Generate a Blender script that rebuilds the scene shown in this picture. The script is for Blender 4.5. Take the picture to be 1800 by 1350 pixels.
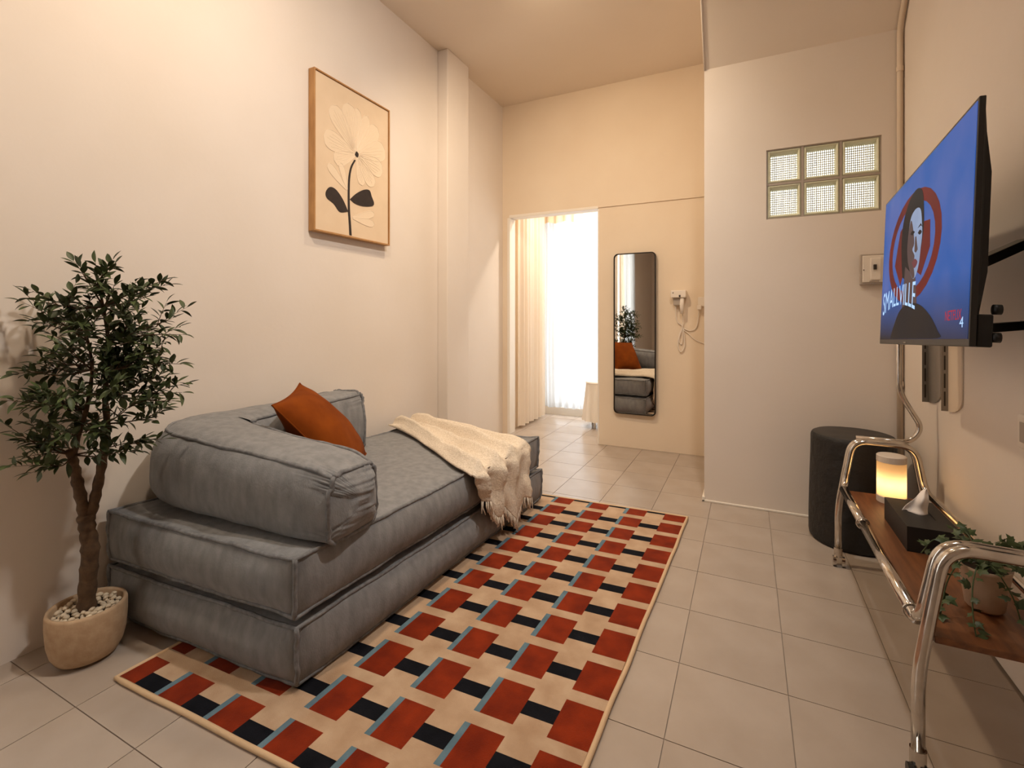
import bpy, math, random
from mathutils import Vector, Matrix, noise, Euler

for o in list(bpy.data.objects):
    bpy.data.objects.remove(o, do_unlink=True)
scene = bpy.context.scene
COL = scene.collection
random.seed(7)

# ------------------------------------------------------------------ camera
W_PX, H_PX, F_PX = 1800.0, 1350.0, 847.6
CAM_H, CAM_YAW = 1.07, 0.4549
cam_data = bpy.data.cameras.new('camera')
cam_data.sensor_fit = 'HORIZONTAL'
cam_data.sensor_width = 36.0
cam_data.lens = 36.0 * F_PX / W_PX
cam_data.shift_x = 0.0
cam_data.shift_y = -(675.0 - 562.35) / W_PX
cam_data.clip_start = 0.02
cam = bpy.data.objects.new('camera', cam_data)
cam.location = (2.077, 0.0, CAM_H)
cam.rotation_euler = (math.pi / 2, 0, CAM_YAW)
COL.objects.link(cam)
scene.camera = cam

# ------------------------------------------------------------------ world, view
world = bpy.data.worlds.new('daylight')
scene.world = world
world.use_nodes = True
bg = world.node_tree.nodes['Background']
bg.inputs[0].default_value = (0.93, 0.97, 1.0, 1)
bg.inputs[1].default_value = 3.4
scene.view_settings.view_transform = 'Standard'
scene.view_settings.look = 'None'
scene.view_settings.gamma = 1.0
scene.view_settings.use_curve_mapping = False
scene.view_settings.exposure = 1.02
scene.cycles.use_denoising = True
scene.cycles.max_bounces = 12
scene.cycles.diffuse_bounces = 6
scene.cycles.glossy_bounces = 5
scene.cycles.transmission_bounces = 6
scene.cycles.transparent_max_bounces = 8
scene.cycles.sample_clamp_indirect = 6.0
scene.cycles.caustics_reflective = False
scene.cycles.caustics_refractive = False

ZC_MAIN, ZC_FAR = 3.075, 2.62
# ceiling spotlights (fixtures are built further down): x, y, watts, ceiling height, aim point, cone degrees
CEILING_LAMPS = [(1.10, 0.86, 14.5, ZC_MAIN, (0.0, 0.98, 1.70), 145, (1.0, 0.81, 0.61)),
                 (0.92, 2.30, 19.5, ZC_MAIN, (1.20, 3.60, 1.0), 160, (1.0, 0.79, 0.55)),
                 (0.62, 4.62, 16.0, ZC_FAR, (0.62, 4.62, 0.0), 150, (1.0, 0.88, 0.74)),  # added lamp, unseen: brightens the drape and floor of the far room
                 (2.12, 1.35, 24.0, ZC_MAIN, (0.30, 2.15, 0.9), 130, (1.0, 0.95, 0.89))]  # added neutral fill, unseen: lifts the left wall and the sofa front
TABLE_LAMP_W = 0.17

# ------------------------------------------------------------------ materials
def srgb(r, g, b):
    f = lambda c: (c / 12.92) if c <= 0.04045 else ((c + 0.055) / 1.055) ** 2.4
    return (f(r / 255.0), f(g / 255.0), f(b / 255.0), 1.0)

MATS = {}
def mat(name, col, rough=0.6, metal=0.0, col2=None, nscale=6.0, bump=0.0, bscale=60.0, spec=0.5,
        emit=None, emit_s=0.0, sheen=0.0, stretch=None, rand=0.0, detail=5.0, coat=0.0, bdist=0.002, bump2=None):
    m = bpy.data.materials.new(name)
    m.use_nodes = True
    nt = m.node_tree
    b = nt.nodes['Principled BSDF']
    b.inputs['Base Color'].default_value = col
    b.inputs['Roughness'].default_value = rough
    b.inputs['Metallic'].default_value = metal
    b.inputs['Specular IOR Level'].default_value = spec
    b.inputs['Sheen Weight'].default_value = sheen
    b.inputs['Coat Weight'].default_value = coat
    tc = nt.nodes.new('ShaderNodeTexCoord')
    vec = tc.outputs['Object']
    if stretch:
        mp = nt.nodes.new('ShaderNodeMapping')
        mp.inputs['Scale'].default_value = stretch
        nt.links.new(vec, mp.inputs['Vector']); vec = mp.outputs['Vector']
    if col2 is not None:
        n = nt.nodes.new('ShaderNodeTexNoise')
        n.inputs['Scale'].default_value = nscale
        n.inputs['Detail'].default_value = detail
        nt.links.new(vec, n.inputs['Vector'])
        r = nt.nodes.new('ShaderNodeValToRGB')
        r.color_ramp.elements[0].position = 0.32; r.color_ramp.elements[0].color = col
        r.color_ramp.elements[1].position = 0.68; r.color_ramp.elements[1].color = col2
        nt.links.new(n.outputs['Fac'], r.inputs['Fac'])
        out = r.outputs['Color']
        if rand > 0:
            oi = nt.nodes.new('ShaderNodeObjectInfo')
            mr = nt.nodes.new('ShaderNodeMapRange')
            mr.inputs['To Min'].default_value = 1 - rand; mr.inputs['To Max'].default_value = 1 + rand
            nt.links.new(oi.outputs['Random'], mr.inputs['Value'])
            hs = nt.nodes.new('ShaderNodeHueSaturation')
            nt.links.new(mr.outputs['Result'], hs.inputs['Value'])
            nt.links.new(out, hs.inputs['Color']); out = hs.outputs['Color']
        nt.links.new(out, b.inputs['Base Color'])
    if bump > 0:
        n2 = nt.nodes.new('ShaderNodeTexNoise')
        n2.inputs['Scale'].default_value = bscale
        n2.inputs['Detail'].default_value = 4
        nt.links.new(vec, n2.inputs['Vector'])
        bp = nt.nodes.new('ShaderNodeBump')
        bp.inputs['Strength'].default_value = bump
        bp.inputs['Distance'].default_value = bdist
        nt.links.new(n2.outputs['Fac'], bp.inputs['Height'])
        nt.links.new(bp.outputs['Normal'], b.inputs['Normal'])
        if bump2:
            n3 = nt.nodes.new('ShaderNodeTexNoise'); n3.inputs['Scale'].default_value = bump2[0]; n3.inputs['Detail'].default_value = 3
            n3.inputs['Distortion'].default_value = 0.6
            nt.links.new(tc.outputs['Object'], n3.inputs['Vector'])
            b3 = nt.nodes.new('ShaderNodeBump'); b3.inputs['Strength'].default_value = bump2[1]; b3.inputs['Distance'].default_value = bump2[2]
            nt.links.new(n3.outputs['Fac'], b3.inputs['Height']); nt.links.new(b3.outputs['Normal'], bp.inputs['Normal'])
    if emit is not None:
        b.inputs['Emission Color'].default_value = emit
        b.inputs['Emission Strength'].default_value = emit_s
    MATS[name] = m
    return m

def cloth_mat(name, col, trans, weight=0.6, clear=0.0):
    """thin curtain cloth: diffuse + translucent (+ a little see-through weave)"""
    m = bpy.data.materials.new(name); m.use_nodes = True
    nt = m.node_tree; nt.nodes.clear()
    out = nt.nodes.new('ShaderNodeOutputMaterial')
    d = nt.nodes.new('ShaderNodeBsdfDiffuse'); d.inputs['Color'].default_value = col
    t = nt.nodes.new('ShaderNodeBsdfTranslucent'); t.inputs['Color'].default_value = trans
    mx = nt.nodes.new('ShaderNodeMixShader'); mx.inputs[0].default_value = weight
    nt.links.new(d.outputs[0], mx.inputs[1]); nt.links.new(t.outputs[0], mx.inputs[2])
    last = mx
    if clear > 0:
        tr = nt.nodes.new('ShaderNodeBsdfTransparent')
        m2 = nt.nodes.new('ShaderNodeMixShader'); m2.inputs[0].default_value = clear
        nt.links.new(mx.outputs[0], m2.inputs[1]); nt.links.new(tr.outputs[0], m2.inputs[2]); last = m2
    nt.links.new(last.outputs[0], out.inputs['Surface'])
    MATS[name] = m
    return m

mat('wall_paint', srgb(226, 216, 206), 0.75, col2=srgb(221, 210, 198), nscale=1.6, bump=0.12, bscale=35, spec=0.25, bdist=0.004)
mat('warm_wall_paint', srgb(228, 212, 190), 0.75, col2=srgb(223, 205, 182), nscale=1.6, bump=0.1, bscale=35, spec=0.25, bdist=0.004)
mat('ceiling_paint', srgb(231, 219, 204), 0.85, spec=0.2, col2=srgb(227, 214, 198), nscale=1.2)
mat('white_trim', srgb(232, 224, 212), 0.5)
mat('grout', srgb(160, 147, 134), 0.85, col2=srgb(150, 137, 124), nscale=20)
mat('tile_ceramic', srgb(176, 163, 151), 0.24, col2=srgb(167, 153, 140), nscale=5, rand=0.03, bump=0.05, bscale=12, spec=0.5, detail=8)
mat('sofa_fabric', srgb(138, 138, 138), 0.9, col2=srgb(121, 121, 122), nscale=34, bump=0.55, bscale=330, sheen=0.1, stretch=(1, 1, 0.35), spec=0.15, detail=10, bump2=(20, 0.28, 0.010))
mat('sofa_piping', srgb(132, 132, 133), 0.9, col2=srgb(106, 106, 107), nscale=60, bump=0.4, bscale=300, spec=0.15)
mat('rug_cream', srgb(192, 165, 137), 0.95, col2=srgb(170, 140, 112), nscale=11, bump=0.8, bscale=420, sheen=0.05, spec=0.1, detail=8)
mat('rug_red', srgb(136, 46, 15), 0.95, col2=srgb(106, 32, 10), nscale=14, bump=0.8, bscale=420, sheen=0.05, spec=0.1, detail=8)
mat('rug_navy', srgb(24, 25, 31), 0.95, col2=srgb(16, 17, 22), nscale=18, bump=0.8, bscale=420, spec=0.1)
mat('rug_blue', srgb(104, 129, 140), 0.95, col2=srgb(84, 109, 122), nscale=18, bump=0.8, bscale=420, spec=0.1)
mat('rug_binding', srgb(206, 176, 140), 0.9, bump=0.5, bscale=300)
mat('pillow_rust', srgb(128, 62, 12), 0.9, col2=srgb(110, 50, 8), nscale=12, bump=0.5, bscale=420, spec=0.1)
mat('throw_knit', srgb(232, 219, 201), 0.95, col2=srgb(212, 197, 176), nscale=120, bump=0.8, bscale=170, spec=0.1, bdist=0.005, bump2=(45, 0.5, 0.006))
mat('planter_stone', srgb(190, 163, 132), 0.8, col2=srgb(176, 147, 116), nscale=40, bump=0.3, bscale=160)
mat('pebble_cream', srgb(228, 212, 186), 0.6, col2=srgb(206, 188, 160), nscale=30, rand=0.12)
mat('soil', srgb(58, 44, 32), 0.95, col2=srgb(38, 28, 20), nscale=80, bump=0.8, bscale=120)
mat('bark', srgb(98, 74, 50), 0.9, col2=srgb(70, 51, 33), nscale=40, bump=0.8, bscale=140)
mat('leaf_green', srgb(78, 90, 50), 0.5, col2=srgb(56, 68, 35), nscale=25, rand=0.25, spec=0.4)
mat('ivy_green', srgb(50, 66, 34), 0.45, col2=srgb(66, 82, 48), nscale=60, rand=0.25, spec=0.4)
mat('chrome', srgb(214, 208, 200), 0.13, 1.0, col2=srgb(196, 190, 182), nscale=30)
mat('dark_metal', srgb(22, 21, 20), 0.4, 0.4)
mat('tv_black', srgb(15, 15, 16), 0.42, spec=0.4)
mat('tv_bezel', srgb(26, 25, 25), 0.35)
mat('walnut', srgb(122, 76, 44), 0.45, col2=srgb(90, 53, 28), nscale=7, stretch=(9, 1.0, 9), bump=0.1, bscale=40, detail=8)
mat('oak_frame', srgb(184, 138, 86), 0.5, col2=srgb(162, 117, 68), nscale=9, stretch=(5, 5, 1), detail=6)
mat('canvas', srgb(220, 197, 168), 0.9, col2=srgb(214, 190, 160), nscale=8, bump=0.2, bscale=300)
mat('petal_paint', srgb(225, 204, 176), 0.9)
mat('petal_line', srgb(236, 219, 196), 0.9)
mat('ink_brown', srgb(38, 28, 24), 0.8, col2=srgb(48, 36, 30), nscale=30)
mat('stool_black', srgb(19, 17, 16), 0.62, col2=srgb(27, 23, 20), nscale=14, bump=0.9, bscale=22, bdist=0.01)
mat('stool_top', srgb(62, 56, 51), 0.7, col2=srgb(48, 44, 40), nscale=14, bump=0.3, bscale=60)
mat('matte_black', srgb(17, 16, 16), 0.55, col2=srgb(22, 21, 20), nscale=40)
mat('tissue_paper', srgb(240, 232, 226), 0.9, bump=0.3, bscale=90)
mat('lamp_cap', srgb(205, 192, 178), 0.6)
mat('lamp_shade', srgb(250, 226, 180), 0.6, emit=srgb(255, 205, 128), emit_s=0.95)
mat('white_plastic', srgb(226, 216, 203), 0.45)
mat('grey_plastic', srgb(168, 156, 144), 0.5)
mat('dark_plastic', srgb(45, 38, 32), 0.5)
mat('steel_bracket', srgb(150, 144, 136), 0.38, 0.7)
mat('conduit_paint', srgb(214, 196, 174), 0.6)
mat('block_glass', srgb(208, 210, 182), 0.15, spec=0.8, col2=srgb(222, 223, 200), nscale=12)
mat('mirror_silver', srgb(226, 222, 214), 0.015, 1.0)
mat('mirror_frame', srgb(34, 27, 22), 0.4, 0.5)
mat('ivy_pot_glaze', srgb(196, 168, 142), 0.5, col2=srgb(178, 148, 122), nscale=20, bump=0.15, bscale=80)
mat('table_white', srgb(236, 230, 222), 0.6)
cloth_mat('sheer_cloth', srgb(245, 242, 236), srgb(164, 166, 168), 0.72, 0.02)
cloth_mat('drape_cloth', srgb(248, 238, 224), srgb(240, 226, 206), 0.35)
cloth_mat('valance_cloth', srgb(246, 226, 200), srgb(226, 198, 164), 0.22)

# bright patterned core of a glass block: light falls through pressed ribs
def glass_core():
    m = bpy.data.materials.new('block_core'); m.use_nodes = True
    nt = m.node_tree; nt.nodes.clear()
    out = nt.nodes.new('ShaderNodeOutputMaterial')
    t = nt.nodes.new('ShaderNodeBsdfTranslucent'); t.inputs['Color'].default_value = srgb(206, 203, 190)
    g = nt.nodes.new('ShaderNodeBsdfGlossy'); g.inputs['Roughness'].default_value = 0.15
    g.inputs['Color'].default_value = (0.8, 0.82, 0.75, 1)
    mx = nt.nodes.new('ShaderNodeMixShader'); mx.inputs[0].default_value = 0.06
    nt.links.new(t.outputs[0], mx.inputs[1]); nt.links.new(g.outputs[0], mx.inputs[2])
    nt.links.new(mx.outputs[0], out.inputs['Surface'])
    MATS['block_core'] = m
    m2 = bpy.data.materials.new('block_rib'); m2.use_nodes = True
    nt = m2.node_tree; nt.nodes.clear()
    out = nt.nodes.new('ShaderNodeOutputMaterial')
    t = nt.nodes.new('ShaderNodeBsdfTranslucent'); t.inputs['Color'].default_value = srgb(172, 164, 134)
    d = nt.nodes.new('ShaderNodeBsdfDiffuse'); d.inputs['Color'].default_value = srgb(205, 200, 176)
    mx = nt.nodes.new('ShaderNodeMixShader'); mx.inputs[0].default_value = 0.5
    nt.links.new(t.outputs[0], mx.inputs[1]); nt.links.new(d.outputs[0], mx.inputs[2])
    nt.links.new(mx.outputs[0], out.inputs['Surface'])
    MATS['block_rib'] = m2
glass_core()

# ------------------------------------------------------------------ mesh helpers
class MB:
    def __init__(s): s.v = []; s.f = []; s.m = []
    def add(s, v, f, mi=0):
        k = len(s.v)
        s.v += [tuple(p) for p in v]
        s.f += [tuple(i + k for i in q) for q in f]
        s.m += [mi] * len(f)
        return s
    def box(s, x0, x1, y0, y1, z0, z1, mi=0):
        v = [(x0, y0, z0), (x1, y0, z0), (x1, y1, z0), (x0, y1, z0), (x0, y0, z1), (x1, y0, z1), (x1, y1, z1), (x0, y1, z1)]
        f = [(0, 3, 2, 1), (4, 5, 6, 7), (0, 1, 5, 4), (1, 2, 6, 5), (2, 3, 7, 6), (3, 0, 4, 7)]
        return s.add(v, f, mi)
    def tube(s, pts, r, n=10, closed=False, mi=0):
        pts = [Vector(p) for p in pts]
        N = len(pts)
        rad = r if isinstance(r, (list, tuple)) else [r] * N
        T = []
        for i in range(N):
            if closed: d = pts[(i + 1) % N] - pts[i - 1]
            else: d = pts[min(i + 1, N - 1)] - pts[max(i - 1, 0)]
            T.append(d.normalized() if d.length > 1e-9 else Vector((0, 0, 1)))
        a = Vector((0, 0, 1)) if abs(T[0].z) < 0.9 else Vector((1, 0, 0))
        u = T[0].cross(a).normalized()
        v = []
        for i in range(N):
            u = (u - T[i] * u.dot(T[i])).normalized()
            w = T[i].cross(u)
            for k in range(n):
                q = 2 * math.pi * k / n
                v.append(pts[i] + (u * math.cos(q) + w * math.sin(q)) * rad[i])
        f = []
        M = N if closed else N - 1
        for i in range(M):
            j = (i + 1) % N
            for k in range(n):
                l = (k + 1) % n
                f.append((i * n + k, i * n + l, j * n + l, j * n + k))
        if not closed:
            f.append(tuple(range(n - 1, -1, -1)))
            f.append(tuple((N - 1) * n + k for k in range(n)))
        return s.add(v, f, mi)
    def lathe(s, prof, c=(0, 0, 0), n=32, mi=0):
        """prof: list of (r, z); r == 0 closes to a pole"""
        v = []; f = []; rings = []
        for (r, z) in prof:
            if r < 1e-6:
                rings.append([len(v)]); v.append((c[0], c[1], c[2] + z))
            else:
                rings.append(list(range(len(v), len(v) + n)))
                v += [(c[0] + r * math.cos(2 * math.pi * k / n), c[1] + r * math.sin(2 * math.pi * k / n), c[2] + z) for k in range(n)]
        for A, B in zip(rings, rings[1:]):
            for k in range(n):
                l = (k + 1) % n
                if len(A) == 1 and len(B) == 1: continue
                if len(A) == 1: f.append((A[0], B[l], B[k]))
                elif len(B) == 1: f.append((A[k], A[l], B[0]))
                else: f.append((A[k], A[l], B[l], B[k]))
        return s.add(v, f, mi)
    def prism(s, poly, fn, h0, h1, mi=0):
        """poly in 2D, fn(a, b, h) -> 3D"""
        n = len(poly)
        v = [fn(a, b, h0) for a, b in poly] + [fn(a, b, h1) for a, b in poly]
        f = [tuple(range(n - 1, -1, -1)), tuple(range(n, 2 * n))]
        f += [(i, (i + 1) % n, n + (i + 1) % n, n + i) for i in range(n)]
        return s.add(v, f, mi)
    def grid(s, fn, nu, nv, mi=0, closed_u=False):
        v = [fn(i / (nu if closed_u else nu - 1), j / (nv - 1)) for j in range(nv) for i in range(nu)]
        f = []
        for j in range(nv - 1):
            for i in range(nu if closed_u else nu - 1):
                k = (i + 1) % nu
                f.append((j * nu + i, j * nu + k, (j + 1) * nu + k, (j + 1) * nu + i))
        return s.add(v, f, mi)
    def mesh(s, name, mats, smooth=False):
        me = bpy.data.meshes.new(name)
        me.from_pydata(s.v, [], s.f)
        for m in ([mats] if isinstance(mats, str) else mats): me.materials.append(MATS[m])
        me.polygons.foreach_set('material_index', s.m)
        if smooth: me.polygons.foreach_set('use_smooth', [True] * len(me.polygons))
        me.update()
        return me
    def build(s, name, mats, parent=None, smooth=False, bevel=0.0, solid=0.0, auto=False, sub=0):
        o = bpy.data.objects.new(name, s.mesh(name, mats, smooth))
        COL.objects.link(o)
        if parent: o.parent = parent
        if solid:
            md = o.modifiers.new('thickness', 'SOLIDIFY'); md.thickness = solid; md.offset = 0
        if bevel:
            md = o.modifiers.new('soft_edges', 'BEVEL'); md.width = bevel; md.segments = 3; md.limit_method = 'ANGLE'; md.angle_limit = 0.6
        if sub:
            md = o.modifiers.new('smooth', 'SUBSURF'); md.levels = sub; md.render_levels = sub
        return o

def obj(name, me, parent=None, loc=None, rot=None, scale=None):
    o = bpy.data.objects.new(name, me); COL.objects.link(o)
    if parent: o.parent = parent
    if loc: o.location = loc
    if rot: o.rotation_euler = rot
    if scale: o.scale = scale
    return o
def thing(name, label, cat, loc=(0, 0, 0), group=None):
    o = bpy.data.objects.new(name, None); COL.objects.link(o)
    o.location = loc; o.empty_display_size = 0.05
    return tag(o, label, cat, group)
def tag(o, label, cat, group=None):
    o['label'] = label; o['category'] = cat
    if group: o['group'] = group
    return o
def struct(o, label=None):
    o['kind'] = 'structure'
    if label: o['label'] = label
    return o
def local(parent, *objs):
    """children were modelled in world coordinates: bring them under the parent's origin"""
    inv = Matrix.Translation(parent.location).inverted()
    for o in objs: o.matrix_parent_inverse = inv
    return objs[0] if objs else None
def adopt(parent):
    inv = Matrix.Translation(parent.location).inverted()
    for o in parent.children: o.matrix_parent_inverse = inv
def catmull(P, n=8):
    P = [Vector(p) for p in P]
    Q = [P[0] * 2 - P[1]] + P + [P[-1] * 2 - P[-2]]
    out = []
    for i in range(1, len(Q) - 2):
        a, b, c, d = Q[i - 1:i + 3]
        for k in range(n):
            t = k / n
            out.append(0.5 * (2 * b + (c - a) * t + (2 * a - 5 * b + 4 * c - d) * t * t + (3 * b - a - 3 * c + d) * t ** 3))
    out.append(P[-1])
    return out
def fillet(P, r, n=6):
    P = [Vector(p) for p in P]
    out = [P[0]]
    for a, b, c in zip(P, P[1:], P[2:]):
        d1 = (a - b); d2 = (c - b)
        k = min(r, d1.length * 0.48, d2.length * 0.48)
        p, q = b + d1.normalized() * k, b + d2.normalized() * k
        for i in range(n + 1):
            t = i / n
            out.append(p * (1 - t) ** 2 + b * 2 * t * (1 - t) + q * t * t)
    out.append(P[-1])
    return out
def rbox(name, m, x0, x1, y0, y1, z0, z1, parent=None, bevel=0.004):
    return MB().box(x0, x1, y0, y1, z0, z1).build(name, m, parent, bevel=bevel)
def text_mesh(name, body, m, fn, size=1.0, depth=0.0):
    cu = bpy.data.curves.new(name, 'FONT'); cu.body = body; cu.size = size; cu.resolution_u = 3
    o = bpy.data.objects.new(name, cu); COL.objects.link(o)
    dg = bpy.context.evaluated_depsgraph_get()
    me = bpy.data.meshes.new_from_object(o.evaluated_get(dg))
    bpy.data.objects.remove(o, do_unlink=True)
    xs = [v.co.x for v in me.vertices]; ys = [v.co.y for v in me.vertices]
    x0, x1, y0, y1 = min(xs), max(xs), min(ys), max(ys)
    for v in me.vertices:
        v.co = Vector(fn((v.co.x - x0) / (x1 - x0), (v.co.y - y0) / (y1 - y0)))
    me.materials.clear(); me.materials.append(MATS[m])
    me.name = name
    return me

# ------------------------------------------------------------------ the room shell
XR, YB, YJ, XJ, ZC = 2.782, 4.046, 3.053, 1.846, 3.075
Y_REAR = -2.0
DOOR_X0, DOOR_X1, DOOR_Z = 0.070, 0.92, 2.025
YW = 5.12                                    # window wall of the far room

floor = struct(MB().box(-0.15, 2.95, Y_REAR - 0.1, 5.4, -0.12, -0.004).build('floor', 'grout'), 'beige ceramic tile floor with thin grout lines')
TX, TY, TX0, TY0 = 0.2955, 0.3045, 1.885, 1.885
tile_me = MB().box(-TX / 2 + 0.0013, TX / 2 - 0.0013, -TY / 2 + 0.0013, TY / 2 - 0.0013, -0.008, 0.0).mesh('tile', 'tile_ceramic')
for i in range(-7, 4):
    for j in range(-7, 11):
        cx, cy = TX0 + (i + 0.5) * TX, TY0 + (j + 0.5) * TY
        if cx < -0.1 or cx > XR + 0.1: continue
        if cy > YJ - 0.1 and cx > XJ + 0.15 and cy < 4.1: continue
        if cy > 4.2 and cx > 1.4: continue
        t = obj('tile', tile_me, floor, (cx, cy, 0))
        t.rotation_euler = (random.uniform(-.0009, .0009), random.uniform(-.0009, .0009), 0)

# left wall with a window behind the camera's left shoulder
LW_Y0, LW_Y1, LW_Z0, LW_Z1 = -0.42, 0.36, 0.10, 2.35
wl = MB()
wl.box(-0.16, 0, Y_REAR, LW_Y0, 0, ZC); wl.box(-0.16, 0, LW_Y1, YB, 0, ZC)
wl.box(-0.16, 0, LW_Y0, LW_Y1, LW_Z1, ZC); wl.box(-0.16, 0, LW_Y0, LW_Y1, 0, LW_Z0)
struct(wl.build('wall_left', 'wall_paint'))
struct(MB().box(0.0, 0.088, 2.985, 3.285, 0, ZC).build('wall_pillar', 'wall_paint', bevel=0.006))
# back wall: doorway at the left, upper part a touch proud of the partition panel below
wb = MB()
wb.box(-0.16, XJ + 0.02, YB, YB + 0.11, DOOR_Z + 0.02, ZC)
wb.box(-0.16, DOOR_X0, YB, YB + 0.11, 0, DOOR_Z + 0.02)
struct(wb.build('wall_back', 'warm_wall_paint'))
struct(MB().box(DOOR_X1, XJ + 0.02, YB + 0.006, YB + 0.10, 0, DOOR_Z + 0.02).build('wall_partition', 'warm_wall_paint', bevel=0.003))
struct(MB().box(DOOR_X1 - 0.001, XJ, YB - 0.004, YB + 0.012, DOOR_Z + 0.008, DOOR_Z + 0.026).build('trim_1', 'warm_wall_paint', bevel=0.002), 'thin painted ledge line above the partition panel')
# door lining: white reveals
dl = MB()
dl.box(DOOR_X0 - 0.02, DOOR_X0 + 0.006, YB - 0.003, YB + 0.115, 0, DOOR_Z)
dl.box(DOOR_X0, DOOR_X1 + 0.004, YB - 0.003, YB + 0.113, DOOR_Z, DOOR_Z + 0.024)
dl.box(DOOR_X1 - 0.004, DOOR_X1 + 0.01, YB + 0.004, YB + 0.113, 0, DOOR_Z)
struct(dl.build('trim_2', 'white_trim', bevel=0.003), 'white lining of the open doorway')
# jutting wall on the right with the glass-block opening, and its return to the back wall
GX0, GX1, GZ0, GZ1 = 2.170, 2.694, 1.632, 2.020
wj = MB()
wj.box(XJ, GX0, YJ, YJ + 0.12, 0, ZC); wj.box(GX1, XR + 0.16, YJ, YJ + 0.12, 0, ZC)
wj.box(GX0, GX1, YJ, YJ + 0.12, GZ1, ZC); wj.box(GX0, GX1, YJ, YJ + 0.12, 0, GZ0)
wj.box(XJ, XJ + 0.12, YJ + 0.12, YB + 0.11, 0, ZC)
struct(wj.build('wall_alcove', 'wall_paint'))
bb = MB(); bb.box(XJ - 0.012, XR, YJ - 0.006, YJ + 0.01, 0.0, 0.012); bb.box(XJ - 0.012, XJ + 0.004, YJ - 0.006, YJ + 0.2, 0.0, 0.03)
struct(bb.build('baseboard_alcove', 'white_trim', bevel=0.003))
struct(MB().box(XR, XR + 0.16, Y_REAR, YJ + 0.12, 0, ZC).build('wall_right', 'wall_paint'))
struct(MB().box(-0.16, XR + 0.16, Y_REAR - 0.12, Y_REAR, 0, ZC).build('wall_rear', 'wall_paint'))
struct(MB().box(-0.16, XR + 0.16, Y_REAR - 0.12, YB + 0.11, ZC, ZC + 0.12).build('ceiling', 'ceiling_paint'))
# underside of the staircase, sloping down to the jutting wall
so = MB()
ya, za, yb_, zb_ = YJ, 2.543, 2.60, ZC
so.add([(XJ, ya, za), (XR, ya, za), (XR, yb_, zb_), (XJ, yb_, zb_), (XJ, ya, ZC), (XR, ya, ZC)],
       [(0, 1, 2, 3), (0, 3, 4), (1, 5, 2), (3, 2, 5, 4), (0, 4, 5, 1)])
struct(so.build('ceiling_stair_soffit', 'ceiling_paint'))
ln = MB(); ln.tube([(XJ + 0.003, ya, za - 0.002), (XJ + 0.003, yb_, zb_ - 0.002)], 0.006, 6)
struct(ln.build('trim_3', 'wall_paint', smooth=True), 'pale corner bead along the edge of the sloping soffit')

# far room seen through the doorway
struct(MB().box(-0.16, 0, YB + 0.11, YW + 0.15, 0, 2.75).build('wall_bedroom_left', 'warm_wall_paint'))
struct(MB().box(1.5, 1.62, YB + 0.11, YW + 0.15, 0, 2.75).build('wall_bedroom_right', 'warm_wall_paint'))
struct(MB().box(-0.16, 1.62, YB + 0.11, YW + 0.15, 2.62, 2.75).build('ceiling_bedroom', 'ceiling_paint'))
ww = MB()
ww.box(-0.16, 0.03, YW, YW + 0.14, 0, 2.75); ww.box(1.42, 1.62, YW, YW + 0.14, 0, 2.75)
ww.box(0.03, 1.42, YW, YW + 0.14, 2.3, 2.75); ww.box(0.03, 1.42, YW, YW + 0.14, 0, 0.085)
struct(ww.build('wall_bedroom_window', 'white_trim'))
def window_frame(name, horizontal, a0, a1, z0, z1, depth0, depth1, parts):
    """horizontal=True: frame lies along x at y=depth; else along y at x=depth"""
    root = struct(bpy.data.objects.new(name, None)); COL.objects.link(root)
    def bx(n, p0, p1, q0, q1):
        b = MB()
        if horizontal: b.box(p0, p1, depth0, depth1, q0, q1)
        else: b.box(depth0, depth1, p0, p1, q0, q1)
        b.build(n, 'white_trim', root, bevel=0.003)
    w = 0.04
    bx('frame_rail', a0, a1, z0, z0 + w); bx('frame_rail', a0, a1, z1 - w, z1)
    for k in range(parts + 1):
        c = a0 + (a1 - a0 - w) * k / parts
        bx('frame_stile', c, c + w, z0 + w, z1 - w)
    return root
window_frame('window_2', True, 0.03, 1.42, 0.085, 2.3, YW + 0.05, YW + 0.10, 2)
window_frame('window_3', False, LW_Y0, LW_Y1, LW_Z0, LW_Z1, -0.12, -0.07, 2)

# glass-block window: six blocks set in mortar
w1 = struct(bpy.data.objects.new('window_1', None), 'glass block window of six square blocks high in the wall'); COL.objects.link(w1)
mo = MB()
bw, bh = (GX1 - GX0) / 3, (GZ1 - GZ0) / 2
for k in range(4):
    x = GX0 + bw * k
    mo.box(max(GX0, x - 0.006), min(GX1, x + 0.006), YJ + 0.006, YJ + 0.07, GZ0, GZ1)
for k in range(3):
    z = GZ0 + bh * k
    mo.box(GX0, GX1, YJ + 0.0065, YJ + 0.0695, max(GZ0, z - 0.006), min(GZ1, z + 0.006))
mo.build('mortar', 'grey_plastic', w1)
bb_in = 0.006
gm = MB()                                            # pressed glass rim of one block
hw, hh = bw / 2 - bb_in, bh / 2 - bb_in
def ring(b, ox, oz, ix, iz, y0, y1):
    o_ = [(-ox, -oz), (ox, -oz), (ox, oz), (-ox, oz)]; i_ = [(-ix, -iz), (ix, -iz), (ix, iz), (-ix, iz)]
    v = [(x, y0, z) for x, z in o_] + [(x, y1, z) for x, z in i_]
    b.add(v, [(k, (k + 1) % 4, 4 + (k + 1) % 4, 4 + k) for k in range(4)])
ring(gm, hw, hh, hw - 0.008, hh - 0.008, 0.012, 0.004)
ring(gm, hw - 0.008, hh - 0.008, hw - 0.014, hh - 0.014, 0.004, 0.010)
ring(gm, hw - 0.014, hh - 0.014, hw - 0.02, hh - 0.026, 0.010, 0.040)
ring(gm, hw, hh, hw, hh, 0.012, 0.075)
rim_me = gm.mesh('block_rim', 'block_glass')
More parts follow.
